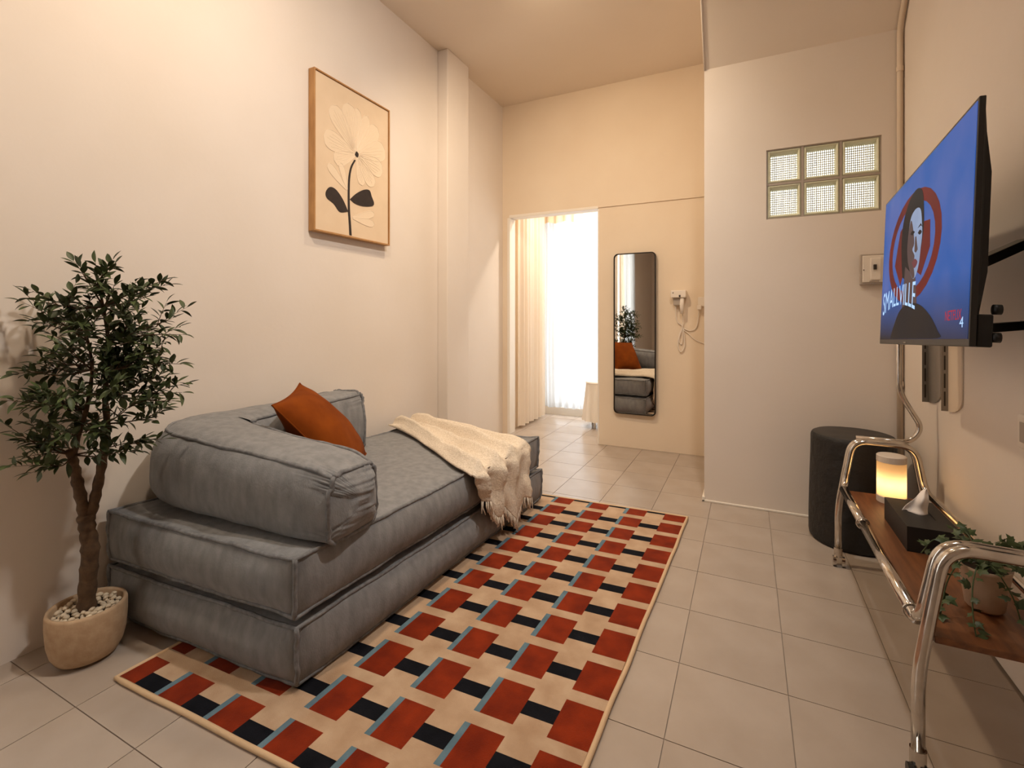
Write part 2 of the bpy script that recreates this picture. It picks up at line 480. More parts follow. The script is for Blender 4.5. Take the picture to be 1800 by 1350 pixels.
cm = MB(); cm.add([(-hw + 0.004, 0.042, -hh + 0.004), (hw - 0.004, 0.042, -hh + 0.004), (hw - 0.004, 0.042, hh - 0.004), (-hw + 0.004, 0.042, hh - 0.004)], [(0, 1, 2, 3)])
core_me = cm.mesh('block_core', 'block_core')
rb = MB()
nx, nz = 14, 11
for k in range(1, nx):
    x = -hw + 0.018 + (2 * hw - 0.036) * k / nx
    rb.box(x - 0.0016, x + 0.0016, 0.036, 0.0395, -hh + 0.02, hh - 0.026)
for k in range(1, nz):
    z = -hh + 0.02 + (2 * hh - 0.046) * k / nz
    rb.box(-hw + 0.018, hw - 0.018, 0.0355, 0.0395, z - 0.0016, z + 0.0016)
rib_me = rb.mesh('block_ribs', 'block_rib')
for i in range(3):
    for j in range(2):
        g = obj('glass_block', rim_me, w1, (GX0 + bw * (i + .5), YJ, GZ0 + bh * (j + .5)))
        obj('pane', core_me, g); obj('ribs', rib_me, g)

# conduit up the corner and along the soffit
cd = MB()
xc, yc = XR - 0.018, YJ - 0.018
cd.tube(fillet([(xc, yc, 0.02), (xc, yc, 2.535), (xc, 2.62, 3.03)], 0.03), 0.0125, 12)
cn = tag(cd.build('wall_conduit', 'conduit_paint', smooth=True), 'painted round conduit pipe running up the corner behind the television', 'pipe')
for z in (0.75, 1.55, 2.33):
    c = MB(); c.tube([(xc, yc, z - 0.012), (xc, yc, z + 0.012)], 0.0155, 12)
    c.build('pipe_clip', 'conduit_paint', cn, smooth=False)

# ------------------------------------------------------------------ ceiling lamps (above the frame), the last two added as fill
lamp_names = ['round white ceiling lamp nearest the potted tree', 'round white ceiling lamp above the middle of the room', 'added unseen ceiling lamp brightening the far room beyond the doorway', 'added unseen fill lamp near the right wall above the trolley']
for (lx, ly, lw, lz, aim, cone, lcol), lab in zip(CEILING_LAMPS, lamp_names):
    t = thing('ceiling_lamp', lab, 'lamp', (lx, ly, lz), 'round ceiling lamps')
    MB().lathe([(0, -0.001), (0.075, -0.001), (0.08, -0.01), (0.078, -0.028), (0.07, -0.03), (0.068, -0.022), (0, -0.022)]).build('housing', 'white_trim', t, smooth=True)
    MATS.get('lamp_lens') or mat('lamp_lens', srgb(255, 244, 225), 0.5, emit=(1.0, 0.8, 0.55, 1), emit_s=4.0)
    MB().lathe([(0, -0.027), (0.066, -0.025), (0.066, -0.023), (0, -0.0225)]).build('lens', 'lamp_lens', t, smooth=True)
    ld = bpy.data.lights.new('lamp_light', 'SPOT')
    ld.energy = lw * 3.0; ld.color = lcol; ld.shadow_soft_size = 0.06
    ld.spot_size = math.radians(cone); ld.spot_blend = 1.0
    lo = bpy.data.objects.new('lamp_light', ld); COL.objects.link(lo); lo.parent = t
    lo.location = (0, 0, -0.05)
    lo.rotation_euler = (Vector(aim) - Vector((lx, ly, lz))).to_track_quat('-Z', 'Y').to_euler()

# ------------------------------------------------------------------ rug
RUG_U, RUG_V = Vector((1, 0.038, 0)), Vector((0.034, 1, 0))
RZ = 0.011
def rug_pt(x, y, z=RZ):
    """x at y=1.2, y at x=1.62: slightly skewed weave"""
    return Vector((x + 0.034 * (y - 1.2), y + 0.038 * (x - 1.62), z))
tops = [0.918, 1.097, 1.277, 1.450, 1.626, 1.793, 1.958, 2.124, 2.288, 2.451, 2.606, 2.735]
rx0, rx1, ry0, ry1 = 0.412, 1.727, 0.822, 2.735
cols = [1.428 - 0.2085 * k for k in range(6)]            # left edges of the reds that carry a blue stripe
spans_x = sorted(set([rx0, rx1, 1.620] + [c for k in cols for c in (k - 0.018, k, k + 0.098) if rx0 < c < rx1]))
ys = {ry0, ry1}
rows = []
prev = 0.738
for tp in tops:
    bot = prev + 0.041
    rows.append((max(bot, ry0), min(tp, ry1), max(tp - 0.097 if tp < 2.7 else tp - 0.022, ry0), min(tp - 0.047 if tp < 2.7 else tp, ry1)))
    prev = tp
for r_ in rows: ys.update([min(max(q, ry0), ry1) for q in r_])
spans_y = sorted(ys)
rug = MB()
def rug_colour(x, y):
    for (b, t_, kb, kt) in rows:
        if b <= y <= t_:
            if x > 1.620: return 1
            for c in cols:
                if c <= x <= c + 0.098: return 1
                if c - 0.018 <= x < c: return 3
        if kb <= y <= kt:
            red = x > 1.62 or any(c - 0.018 <= x <= c + 0.098 for c in cols)
            if not red: return 2
    return 0
nxs, nys = len(spans_x), len(spans_y)
vs = [rug_pt(x, y) for y in spans_y for x in spans_x]
fs, ms = [], []
for j in range(nys - 1):
    for i in range(nxs - 1):
        fs.append((j * nxs + i, j * nxs + i + 1, (j + 1) * nxs + i + 1, (j + 1) * nxs + i))
        ms.append(rug_colour((spans_x[i] + spans_x[i + 1]) / 2, (spans_y[j] + spans_y[j + 1]) / 2))
rug.v = [tuple(p) for p in vs]; rug.f = fs; rug.m = ms
rug_o = thing('rug', 'long geometric rug with rust blocks, black bars and blue stripes on cream', 'rug', tuple(rug_pt(1.1, 1.7, 0)))
pile = rug.build('pile', ['rug_cream', 'rug_red', 'rug_navy', 'rug_blue'], rug_o)
back = MB(); c4 = [(rx0, ry0), (rx1, ry0), (rx1, ry1), (rx0, ry1)]
back.prism(c4, lambda a, b, h: rug_pt(a, b, h), 0.001, RZ - 0.0006)
back.build('backing', 'rug_binding', rug_o)
edge = [rug_pt(a, b, 0.0075) for a, b in [(rx0 - .004, ry0 - .006), (rx1 + .006, ry0 - .006), (rx1 + .006, ry1 + .004), (rx0 - .004, ry1 + .004)]]
ring_pts = []
for k in range(4):
    a, b = edge[k], edge[(k + 1) % 4]
    for i in range(40):
        p = a.lerp(b, i / 40.0)
        p += Vector((noise.noise(p * 6), noise.noise(p * 6 + Vector((9, 0, 0))), 0)) * 0.003
        ring_pts.append(p)
MB().tube(ring_pts, 0.0075, 8, closed=True).build('binding', 'rug_binding', rug_o, smooth=True)
adopt(rug_o)

# ------------------------------------------------------------------ floor sofa: two stacked mattresses and a corner bolster
def soft_box(org, ux, vy, L, Wd, z0, z1, bulge, topb, n=26, seed=0, wob=0.004, round_bottom=0.0):
    """box cushion with bellied sides: u in 0..L along ux, v in 0..Wd along vy"""
    ux = Vector(ux); vy = Vector(vy); org = Vector(org)
    def P(a, b, c):                       # a,b,c in -1..1
        da = db = dc = 0.0
        da = a * bulge * (1 - c * c) * (1 - abs(b) ** 6) * abs(a) ** 3
        db = b * bulge * (1 - c * c) * (1 - abs(a) ** 6) * abs(b) ** 3
        dc = c * topb * (1 - a ** 6) * (1 - b ** 6) * abs(c) ** 3
        u = (a * 0.5 + 0.5) * L + da; v = (b * 0.5 + 0.5) * Wd + db
        z = z0 + (c * 0.5 + 0.5) * (z1 - z0) + (dc if c > 0 else dc * 0.25)
        rim = max(abs(a), abs(b)) ** 4
        z += rim * (0.006 * noise.noise(Vector((a * 2.2, b * 2.2, c + seed))) + 0.003 * noise.noise(Vector((a * 6, b * 6, c + seed + 5)))) * (1 if c > 0 else 0.6)
        cnr = (abs(a) ** 10) * (abs(b) ** 10)
        z += cnr * (0.008 if c > 0 else round_bottom)
        u += a * cnr * 0.008; v += b * cnr * 0.008
        inset = round_bottom * 0.9 * max(0.0, -c) ** 3
        u -= a * inset; v -= b * inset
        p = org + ux * u + vy * v; p.z = z
        q = Vector((p.x * 4.5, p.y * 4.5, p.z * 6 + seed))
        e = noise.noise(q) * wob + noise.noise(q * 2.7) * wob * 0.5
        edge_ = max(abs(a), abs(b)) ** 8
        p += Vector((a * (abs(a) > .98), b * (abs(b) > .98), c * (abs(c) > .98))) * e * (1 - 0.6 * edge_)
        return p
    b = MB()
    ids = {}
    def vid(a, b_, c):
        k = (round(a, 4), round(b_, 4), round(c, 4))
        if k not in ids:
            ids[k] = len(b.v); b.v.append(tuple(P(a, b_, c)))
        return ids[k]
    g = [-1 + 2 * i / n for i in range(n + 1)]
    m = 10; h = [-1 + 2 * i / m for i in range(m + 1)]
    def quad(q):
        b.f.append(tuple(vid(*x) for x in q)); b.m.append(0)
    for i in range(n):
        for j in range(n):
            quad([(g[i], g[j], 1), (g[i + 1], g[j], 1), (g[i + 1], g[j + 1], 1), (g[i], g[j + 1], 1)])
            quad([(g[i], g[j + 1], -1), (g[i + 1], g[j + 1], -1), (g[i + 1], g[j], -1), (g[i], g[j], -1)])
        for k in range(m):
            quad([(g[i], -1, h[k]), (g[i + 1], -1, h[k]), (g[i + 1], -1, h[k + 1]), (g[i], -1, h[k + 1])])
            quad([(g[i + 1], 1, h[k]), (g[i], 1, h[k]), (g[i], 1, h[k + 1]), (g[i + 1], 1, h[k + 1])])
            quad([(1, g[i], h[k]), (1, g[i + 1], h[k]), (1, g[i + 1], h[k + 1]), (1, g[i], h[k + 1])])
            quad([(-1, g[i + 1], h[k]), (-1, g[i], h[k]), (-1, g[i], h[k + 1]), (-1, g[i + 1], h[k + 1])])
    return b, P
def wobble(p, amp=0.0022, k=28, s=0):
    q = Vector(p) * k + Vector((s, 0, 0))
    return Vector(p) + Vector((noise.noise(q), noise.noise(q + Vector((5, 3, 1))), noise.noise(q + Vector((1, 8, 4))))) * amp
def add_piping(root, P, seed=0, r=0.0065):
    N = 60
    for c in (-1, 1):
        loop = []
        for (a0, b0, a1, b1) in ((-1, -1, 1, -1), (1, -1, 1, 1), (1, 1, -1, 1), (-1, 1, -1, -1)):
            for i in range(N):
                t = i / N
                loop.append(wobble(P(a0 + (a1 - a0) * t, b0 + (b1 - b0) * t, c), s=seed + c))
        MB().tube(loop, r, 7, closed=True).build('piping', 'sofa_piping', root, smooth=True)
    for (a, b_) in ((-1, -1), (1, -1), (1, 1), (-1, 1)):
        pts = [wobble(P(a, b_, -1 + 2 * i / 14), 0.005, 40, seed) for i in range(15)]
        MB().tube(pts, r * 1.1, 7).build('corner_seam', 'sofa_piping', root, smooth=True)

SU, SV = (1, 0.050, 0), (0.036, 1, 0)
t1 = thing('floor_mattress', 'lower grey fabric floor mattress of the sofa, resting on the rug', 'mattress', (0.45, 1.75, 0.012), 'stacked grey sofa mattresses')
b1, P1 = soft_box((0.040, 0.922, 0), SU, SV, 0.882, 1.645, 0.019, 0.187, 0.034, 0.008, seed=1, wob=0.008, round_bottom=0.009)
b1.build('cushion_cover', 'sofa_fabric', t1, smooth=True); add_piping(t1, P1, 1); adopt(t1)
t2 = thing('floor_mattress', 'upper grey fabric seat mattress of the sofa, under bolster and throw', 'mattress', (0.45, 1.75, 0.206), 'stacked grey sofa mattresses')
b2, P2 = soft_box((0.050, 0.917, 0), SU, SV, 0.872, 1.600, 0.221, 0.385, 0.026, 0.014, seed=5, wob=0.009, round_bottom=0.004)
b2.build('cushion_cover', 'sofa_fabric', t2, smooth=True); add_piping(t2, P2, 5); adopt(t2)

bol = thing('corner_bolster', 'plump grey L-shaped bolster cushion wrapping the near corner of the sofa', 'bolster', (0.3, 1.3, 0.39))
path = [(0.945, 1.160, .112, .600, .392), (0.86, 1.152, .126, .626, .392), (0.72, 1.143, .138, .648, .390), (0.55, 1.136, .146, .664, .390), (0.40, 1.134, .152, .674, .390),
        (0.285, 1.142, .166, .682, .391), (0.215, 1.168, .188, .688, .392), (0.180, 1.225, .180, .690, .392), (0.168, 1.32, .150, .690, .393), (0.163, 1.46, .134, .690, .394), (0.160, 1.62, .128, .691, .395), (0.160, 1.77, .126, .693, .395), (0.164, 1.915, .120, .695, .397)]
A3 = catmull([(p[0], p[1], 0) for p in path], 9)
B3 = catmull([(p[2], p[3], p[4]) for p in path], 9)
NS, NP = len(A3), 150
def bol_sec(i, ph):
    c = A3[i]
    d = (A3[min(i + 1, NS - 1)] - A3[max(i - 1, 0)]).normalized()
    nrm = Vector((d.y, -d.x, 0))          # right-hand side of travel = inner side
    hw_, zt, zb = B3[i]
    e = 2 / (3.9 + 4.0 * max(0.0, 1 - i / 22.0, 1 - (NS - 1 - i) / 16.0))
    cs, sn = math.cos(ph), math.sin(ph)
    a = math.copysign(abs(cs) ** e, cs); z = math.copysign(abs(sn) ** e, sn)
    lean = 0.86 if z > 0 else 1.0
    w = hw_ * (1 - (1 - lean) * max(z, 0) ** 2) * (1 + 0.05 * (1 - z * z))
    p = c + nrm * (a * w); p.z = (zt + zb) / 2 + z * (zt - zb) / 2
    q = p * 7
    p += Vector((p.x - c.x, p.y - c.y, (p.z - (zt + zb) / 2) * .6)).normalized() * (noise.noise(q) * 0.006 + noise.noise(q * 3.1) * 0.002)
    end = max(0.0, 1 - i / 13.0) if i < 14 else max(0.0, 1 - (NS - 1 - i) / 9.0) * 0.6
    if end > 0:
        g = noise.noise(Vector((ph * 9, i * 0.05, 3))) + 0.6 * noise.noise(Vector((ph * 21, i * 0.08, 8)))
        rr = Vector((p.x - c.x, p.y - c.y, p.z - (zt + zb) / 2)).normalized()
        p -= rr * abs(g) * 0.017 * end * (1 if zb + 0.02 < p.z else 0.2)
    p.z = max(p.z, 0.392)
    return p
bm_ = MB()
for i in range(NS):
    bm_.v += [tuple(bol_sec(i, 2 * math.pi * k / NP)) for k in range(NP)]
for i in range(NS - 1):
    for k in range(NP):
        l = (k + 1) % NP
        bm_.f.append((i * NP + k, i * NP + l, (i + 1) * NP + l, (i + 1) * NP + k)); bm_.m.append(0)
bm_.build('cushion_cover', 'sofa_fabric', bol, smooth=True)
for i_end, nm in ((0, 'gathered_end_panel'), (NS - 1, 'gathered_end_panel')):
    cap = MB()
    rim = [bol_sec(i_end, 2 * math.pi * k / NP) for k in range(NP)]
    cen = sum(rim, Vector()) / NP
    out = (A3[0] - A3[1]).normalized() if i_end == 0 else (A3[-1] - A3[-2]).normalized()
    rings_ = 26
    for j in range(rings_):
        t = j / (rings_ - 1) * 0.97
        for k in range(NP):
            q = rim[k].lerp(cen, t)
            q.z = rim[k].z + (cen.z - rim[k].z) * t
            wr = noise.noise(Vector((q.z * 95 + (q.y + q.x) * 12, (q.y + q.x) * 7, 2))) * 0.006 + noise.noise(Vector((q.z * 42 + (q.y + q.x) * 7, (q.y + q.x) * 5, 7))) * 0.008
            cap.v.append(tuple(q + out * ((0.045 if i_end == 0 else 0.02) * (1 - (1 - t) ** 2.4) + wr * min(1, t * 5))))
    for j in range(rings_ - 1):
        for k in range(NP):
            l = (k + 1) % NP
            cap.f.append((j * NP + k, j * NP + l, (j + 1) * NP + l, (j + 1) * NP + k)); cap.m.append(0)
    cap.f.append(tuple((rings_ - 1) * NP + k for k in range(NP))); cap.m.append(0)
    cap.build(nm, 'sofa_fabric', bol, smooth=True)
    ph_list = [2 * math.pi * k / NP for k in range(NP)]
    MB().tube([wobble(p + out * 0.002, 0.006, 40, i_end) for p in rim[::2]], 0.0075, 7, closed=True).build('end_seam', 'sofa_piping', bol, smooth=True)
for ph in (math.radians(45), math.radians(135)):
    MB().tube([wobble(bol_sec(i, ph) + Vector((0, 0, 0.002)), 0.004, 18, ph) for i in range(0, NS)], 0.0068, 7).build('piping', 'sofa_piping', bol, smooth=True)
adopt(bol)

# ------------------------------------------------------------------ rust pillow in the corner of the bolster
pil = thing('throw_pillow', 'rust orange square throw pillow leaning in the corner of the bolster', 'pillow', (0.43, 1.51, 0.41))
TLp, TRp, BRp = Vector((0.465, 1.235, 0.748)), Vector((0.205, 1.580, 0.776)), Vector((0.405, 1.800, 0.418))
BLp = TLp + BRp - TRp
nrm = (BRp - TRp).cross(TRp - TLp).normalized()
if nrm.x < 0: nrm.negate()
def pil_pt(u, v, side):
    a, b = 2 * u - 1, 2 * v - 1
    # edges bow inwards so the corners stand out as ears
    ai = a * (1 - 0.07 * (1 - b * b) * abs(a) ** 3); bi = b * (1 - 0.07 * (1 - a * a) * abs(b) ** 3)
    uu, vv = ai * .5 + .5, bi * .5 + .5
    base = TLp * (1 - uu) * (1 - vv) + TRp * uu * (1 - vv) + BRp * uu * vv + BLp * (1 - uu) * vv
    th = 0.090 * (max(0, (1 - a * a)) ** 0.55) * (max(0, (1 - b * b)) ** 0.55)
    w = noise.noise(Vector((u * 4, v * 4, 1 + side))) * 0.01 * (1 - a * a) * (1 - b * b)
    # creases radiating from the ears
    w += 0.004 * math.sin(14 * (a * b) + 3 * a) * (abs(a * b)) * (1 - a ** 4) * (1 - b ** 4)
    return base + nrm * (side * (th + w))
for sd_, nm in ((1, 'front_panel'), (-1, 'back_panel')):
    pm = MB().grid(lambda u, v: tuple(pil_pt(u, v, sd_)), 36, 36)
    pm.build(nm, 'pillow_rust', pil, smooth=True)
per = [pil_pt(t / 30, 0, 0) for t in range(30)] + [pil_pt(1, t / 30, 0) for t in range(30)] + [pil_pt(1 - t / 30, 1, 0) for t in range(30)] + [pil_pt(0, 1 - t / 30, 0) for t in range(30)]
MB().tube(per, 0.0035, 6, closed=True).build('seam', 'pillow_rust', pil, smooth=True)
adopt(pil)

# ------------------------------------------------------------------ knitted throw
thr = thing('throw_blanket', 'cream knitted throw with fringed hem draped over the end of the sofa', 'blanket', (0.7, 2.2, 0.4))
TOPL = 1.0
def throw_pt(s, t):
    """s: 0 at the wall .. 1 at the front edge .. >1 hanging; t across"""
    hem = [(0, .270), (.12, .250), (.28, .145), (.42, .175), (.60, .075), (.72, .060), (.80, .16), (.92, .135), (1, .185)]
    for (a, ha), (b, hb) in zip(hem, hem[1:]):
        if a <= t <= b: zh = ha + (hb - ha) * (t - a) / (b - a)
    f1, f2 = math.sin(t * 11.5 + 0.9 + s * 0.9), math.sin(t * 19 + 2.0 - s * 1.6)
    fold = (1 - 2 * abs(f1) ** 0.8) * 0.65 + f2 * 0.35
    if s <= 1:
        l = Vector((0.075, 2.35, 0)).lerp(Vector((0.97, 1.79, 0)), s); r = Vector((0.13, 2.575, 0)).lerp(Vector((0.985, 2.36, 0)), s)
        l.y += 0.06 * math.sin(s * math.pi) * (1 - s)
        p = l.lerp(r, t)
        bump_ = 0.034 + 0.042 * fold + 0.045 * (1 - s) ** 2 * (0.4 + 0.6 * math.sin(t * 9)) + 0.022 * noise.noise(Vector((s * 5, t * 4, 2)))
        bump_ *= (1 - 0.2 * s)
        edge_ = min(1, min(t, 1 - t) * 9) ** 0.5 * min(1, s * 10) ** .5
        p.z = 0.4055 + max(0.0, bump_) * (0.25 + 0.75 * edge_)
        # roll over the front edge
        if s > 0.93:
            k = (s - 0.93) / 0.07
            p.x += 0.035 * k; p.z -= 0.012 * k * k
        return p
    h = s - 1
    l = Vector((0.97, 1.79, 0)); r = Vector((0.985, 2.36, 0))
    tt = t + 0.0
    p = l.lerp(r, tt)
    squeeze = 1 - 0.12 * h
    p.y = 2.09 + (p.y - 2.09) * squeeze + 0.035 * h
    p.x += 0.035 + 0.024 * math.sin(min(h * 6, 1) * math.pi / 2) + 0.034 * fold * min(1, h * 3 + 0.3) + 0.012 * noise.noise(Vector((h * 3, t * 7, 5)))
    z0 = 0.4055 - 0.012 + 0.012
    p.z = z0 + (zh - z0) * h
    return p
NT, NSs, NH = 70, 60, 34
tm = MB()
S_ = [i / (NSs - 1) for i in range(NSs)] + [1 + (i + 1) / NH for i in range(NH)]
for s in S_:
    tm.v += [tuple(throw_pt(s, j / (NT - 1))) for j in range(NT)]
for i in range(len(S_) - 1):
    for j in range(NT - 1):
        tm.f.append((i * NT + j, i * NT + j + 1, (i + 1) * NT + j + 1, (i + 1) * NT + j)); tm.m.append(0)
tm.build('knitted_cloth', 'throw_knit', thr, smooth=True, solid=0.008)
fr = MB()
rnd = random.Random(3)
for k in range(105):
    t = (k + rnd.random() * 0.6) / 105
    p = throw_pt(1.99, min(t, 1))
    ln_ = 0.045 + rnd.random() * 0.02
    q = [p, p + Vector((rnd.uniform(-.006, .008), rnd.uniform(-.005, .005), -ln_ * .5)), p + Vector((rnd.uniform(-.008, .012), rnd.uniform(-.010, .010), -min(ln_, p.z - 0.018)))]
    fr.tube(q, [0.0036, 0.0034, 0.0022], 5)
f_o = fr.build('fringe', 'throw_knit', thr, smooth=True); f_o['kind'] = 'stuff'
adopt(thr)

# ------------------------------------------------------------------ potted tree
PX, PY = 0.186, 0.786
tree = thing('potted_tree', 'small dark leafed olive style tree in an oval stone planter beside the sofa', 'plant', (PX, PY, 0))
MB().lathe([(0, 0.004), (0.060, 0.004), (0.078, 0.012), (0.090, 0.035), (0.098, 0.07), (0.1015, 0.12), (0.1015, 0.158), (0.099, 0.166), (0.092, 0.166), (0.089, 0.160), (0.088, 0.120), (0, 0.118)], n=56).build('planter', 'planter_stone', tree, smooth=True)
MB().lathe([(0, 0.146), (0.05, 0.145), (0.089, 0.140), (0.088, 0.13), (0, 0.13)], n=30).build('soil', 'soil', tree, smooth=True)
RV = Vector((0.8983, 0.4394, 0)); DV = Vector((0.4394, -0.8983, 0)); F1 = 551.6   # across and towards-the-room axes of the crown
def crown(px, py, d=0.0):
    p = RV * ((px - 152) / F1)
    p = Vector((p.x, p.y, 1.07 - (py - 562.35) / F1))
    to_room = Vector((2.077 - PX, -PY, 1.07)) - p           # lean out from the wall into the room
    return p + to_room * (d / 1.536)
rt = random.Random(11)
def knobbly(pts, r0, r1, n=8):
    P = catmull(pts, n)
    N = len(P)
    return P, [(r0 + (r1 - r0) * i / (N - 1)) * (1 + 0.10 * math.sin(i * 1.3) + 0.12 * rt.random()) for i in range(N)]
main = [crown(150, 1075), crown(153, 1020), crown(157, 965), crown(152, 930, .004), crown(149, 905, .006)]
P, R_ = knobbly(main, 0.0225, 0.0210)
MB().tube(P, R_, 12).build('trunk', 'bark', tree, smooth=True)
stemL = [crown(150, 915, .004), crown(143, 885, .01), crown(134, 845, .018), crown(128, 815, .022), crown(122, 790, .03)]
stemR = [crown(152, 918, .004), crown(163, 885, -.006), crown(172, 845, -.01), crown(181, 795, -.008), crown(186, 740, -.002), crown(183, 690, .0), crown(190, 620, .008), crown(180, 540, .012), crown(166, 480, .014)]
stemL2 = [crown(126, 815, .02), crown(135, 770, .03), crown(150, 720, .035), crown(160, 650, .03), crown(150, 590, .028), crown(128, 545, .03)]
for s_, ra, rb_ in ((stemL, .0165, .012), (stemR, .0165, .0022), (stemL2, .0085, .002)):
    P, R_ = knobbly(s_, ra, rb_); MB().tube(P, R_, 10).build('branch', 'bark', tree, smooth=True)
leaf_meshes = []
for v_ in range(4):
    L_, Wd_ = 1.0, [0.40, 0.36, 0.44, 0.33][v_]
    bend = [0.10, 0.22, -0.05, 0.30][v_]
    lv = MB()
    prof = [0.0, 0.55, 0.9, 1.0, 0.86, 0.5, 0.0]
    rows_ = []
    for i, w in enumerate(prof):
        x = i / (len(prof) - 1)
        z = -bend * x * x
        for sgn in (-1, 0, 1):
            lv.v.append((x, sgn * w * Wd_ / 2, z + abs(sgn) * 0.07 * w))
    for i in range(len(prof) - 1):
        for k in range(2):
            a = i * 3 + k
            lv.f.append((a, a + 1, a + 4, a + 3)); lv.m.append(0)
    leaf_meshes.append(lv.mesh('leaf', 'leaf_green', smooth=True))
leaf_list = []
def twig(pts, r, n_leaf, size, mb):
    P = catmull(pts, 5)
    mb.tube(P, [r * (1 - 0.75 * i / (len(P) - 1)) for i in range(len(P))], 5)
    for k in range(n_leaf):
        t = 0.22 + 0.78 * (k + 0.3 * rt.random()) / n_leaf
        f = t * (len(P) - 1); i = min(int(f), len(P) - 2)
        p = P[i].lerp(P[i + 1], f - i)
        d = (P[i + 1] - P[i]).normalized()
        side = d.cross(Vector((0, 0, 1)))
        if side.length < .1: side = Vector((1, 0, 0))
        side = (Matrix.Rotation(rt.uniform(0, 6.28), 3, d) @ side.normalized())
        out = (d * rt.uniform(.3, .9) + side * rt.uniform(.7, 1.1) + Vector((0, 0, rt.uniform(-.1, .25)))).normalized()
        leaf_list.append((p, out, size * rt.uniform(.75, 1.2)))
    d = (P[-1] - P[-2]).normalized()
    leaf_list.append((P[-1], d, size))
# twig tips read off the crown's outline (across, height) with varied depth
tips = [(166, 462, .01), (140, 470, .04), (200, 500, .02), (288, 492, .0), (262, 520, .06), (230, 540, -.05), (42, 516, .06), (75, 530, .10), (105, 545, .04), (318, 588, .02), (300, 560, -.04), (318, 640, .03), (318, 690, .02), (300, 705, .07), (290, 660, -.06),
        (45, 650, .10), (75, 640, .05), (25, 700, .12), (60, 690, .08), (6, 745, .12), (30, 770, .13), (62, 790, .10), (90, 820, .08), (255, 770, .03), (280, 725, .0), (225, 790, .06), (150, 560, .08), (190, 570, .09), (230, 600, .10), (260, 620, .08), (120, 610, .10), (90, 700, .12), (140, 690, .13), (200, 680, .12), (240, 700, .10), (170, 760, .10), (110, 770, .11), (60, 560, .08), (250, 580, -.03), (210, 640, -.06), (130, 740, .03)]
starts = [crown(183, 690), crown(188, 640, .006), crown(184, 745), crown(190, 600, .01), crown(181, 540, .012), crown(150, 720, .035), crown(160, 650, .03), crown(128, 800, .026), crown(152, 600, .028)]
rx_ = random.Random(77)
for _ in range(14):
    tips.append((rx_.uniform(85, 265), rx_.uniform(540, 745), rx_.uniform(-.05, .11)))
tw = MB()
for (tx, ty, td) in tips:
    e = crown(tx, ty, td)
    cand = sorted(starts, key=lambda q: (q - e).length + (0.25 if q.z > e.z + 0.02 else 0) + rt.random() * .08)
    s0 = cand[0]
    mid = s0.lerp(e, .5) + Vector((0, 0, -0.02 + 0.03 * rt.random()))
    L_ = (e - s0).length
    twig([s0, mid, e], .0030, max(9, int(L_ * 75)), .041, tw)
    # two side twigs
    for _ in range(3):
        q = s0.lerp(e, rt.uniform(.35, .8)) + Vector((0, 0, -.008))
        dv = (e - s0).normalized()
        sdv = Vector((rt.uniform(-1, 1), rt.uniform(-1, 1), rt.uniform(-.2, .9))).normalized()
        e2 = q + (dv * .6 + sdv).normalized() * rt.uniform(.06, .11)
        twig([q, q.lerp(e2, .5) + Vector((0, 0, .004)), e2], .0016, 7, .038, tw)
def off_wall(p, m=0.02):
    if p.x + PX < m: p.x = m - PX
    return p
tw.v = [tuple(off_wall(Vector(p), 0.012)) for p in tw.v]
tw.build('twigs', 'bark', tree, smooth=True)
def leaf_matrix(p, d, s):
    up = Vector((rt.uniform(-.5, .5), rt.uniform(-.5, .5), 1))
    y = up.cross(d).normalized(); z = d.cross(y)
    m = Matrix((d, y, z)).transposed().to_4x4()
    return Matrix.Translation(p) @ m @ Matrix.Scale(s, 4)
kept = []
for (p, d, s) in leaf_list:
    p = off_wall(p.copy(), 0.03)
    if p.x + PX + d.x * s < 0.012: d = Vector((abs(d.x) + .1, d.y, d.z)).normalized()
    kept.append((p, d, s))
kept.sort(key=lambda q: -q[0].dot(DV))
rest = MB()
for i, (p, d, s) in enumerate(kept):
    M = leaf_matrix(p, d, s)
    me = leaf_meshes[i % 4]
    if i < 300:
        o = obj('leaf', me, tree); o.matrix_local = M
    else:
        rest.add([M @ v.co for v in me.vertices], [tuple(f.vertices) for f in me.polygons])
if rest.v:
    r_o = rest.build('foliage', 'leaf_green', tree, smooth=True); r_o['kind'] = 'stuff'

# pebbles on the soil
peb = MB()
def blob(n=7, m=5, sx=1, sy=1, sz=1, seed=0):
    b = MB(); pr_ = []
    for j in range(m + 1):
        a = -math.pi / 2 + math.pi * j / m
        pr_.append((max(0, math.cos(a)), math.sin(a)))
    pr_[0] = (0, -1); pr_[-1] = (0, 1)
    b.lathe(pr_, n=n)
    b.v = [tuple(Vector((x * sx, y * sy, z * sz)) * (1 + .16 * noise.noise(Vector((x * 1.3, y * 1.3, z * 1.3 + seed))))) for x, y, z in b.v]
    return b
peb_me = [blob(9, 6, 1.15, .85, .7, k * 3.1).mesh('pebble', 'pebble_cream', smooth=True) for k in range(5)]
rp = random.Random(5)
spots = []
tries = 0
while len(spots) < 95 and tries < 9000:
    tries += 1
    a, r_ = rp.uniform(0, 6.283), 0.0805 * math.sqrt(rp.random())
    x, y = r_ * math.cos(a), r_ * math.sin(a)
    if r_ < 0.031: continue
    lay = 0 if len(spots) < 62 else 1
    if all((x - q[0]) ** 2 + (y - q[1]) ** 2 > (0.0148 if q[2] == lay else 0.0) ** 2 for q in spots):
        spots.append((x, y, lay))
for x, y, lay in spots:
    o = obj('pebble', rp.choice(peb_me), None, (PX + x, PY + y, 0.1495 + lay * 0.0085), (rp.uniform(-.4, .4), rp.uniform(-.4, .4), rp.uniform(0, 6)), (rp.uniform(.0072, .0098),) * 3)
    tag(o, 'small cream pebble among the pebbles around the tree trunk in the stone planter', 'pebble', 'pebbles in the tree planter')

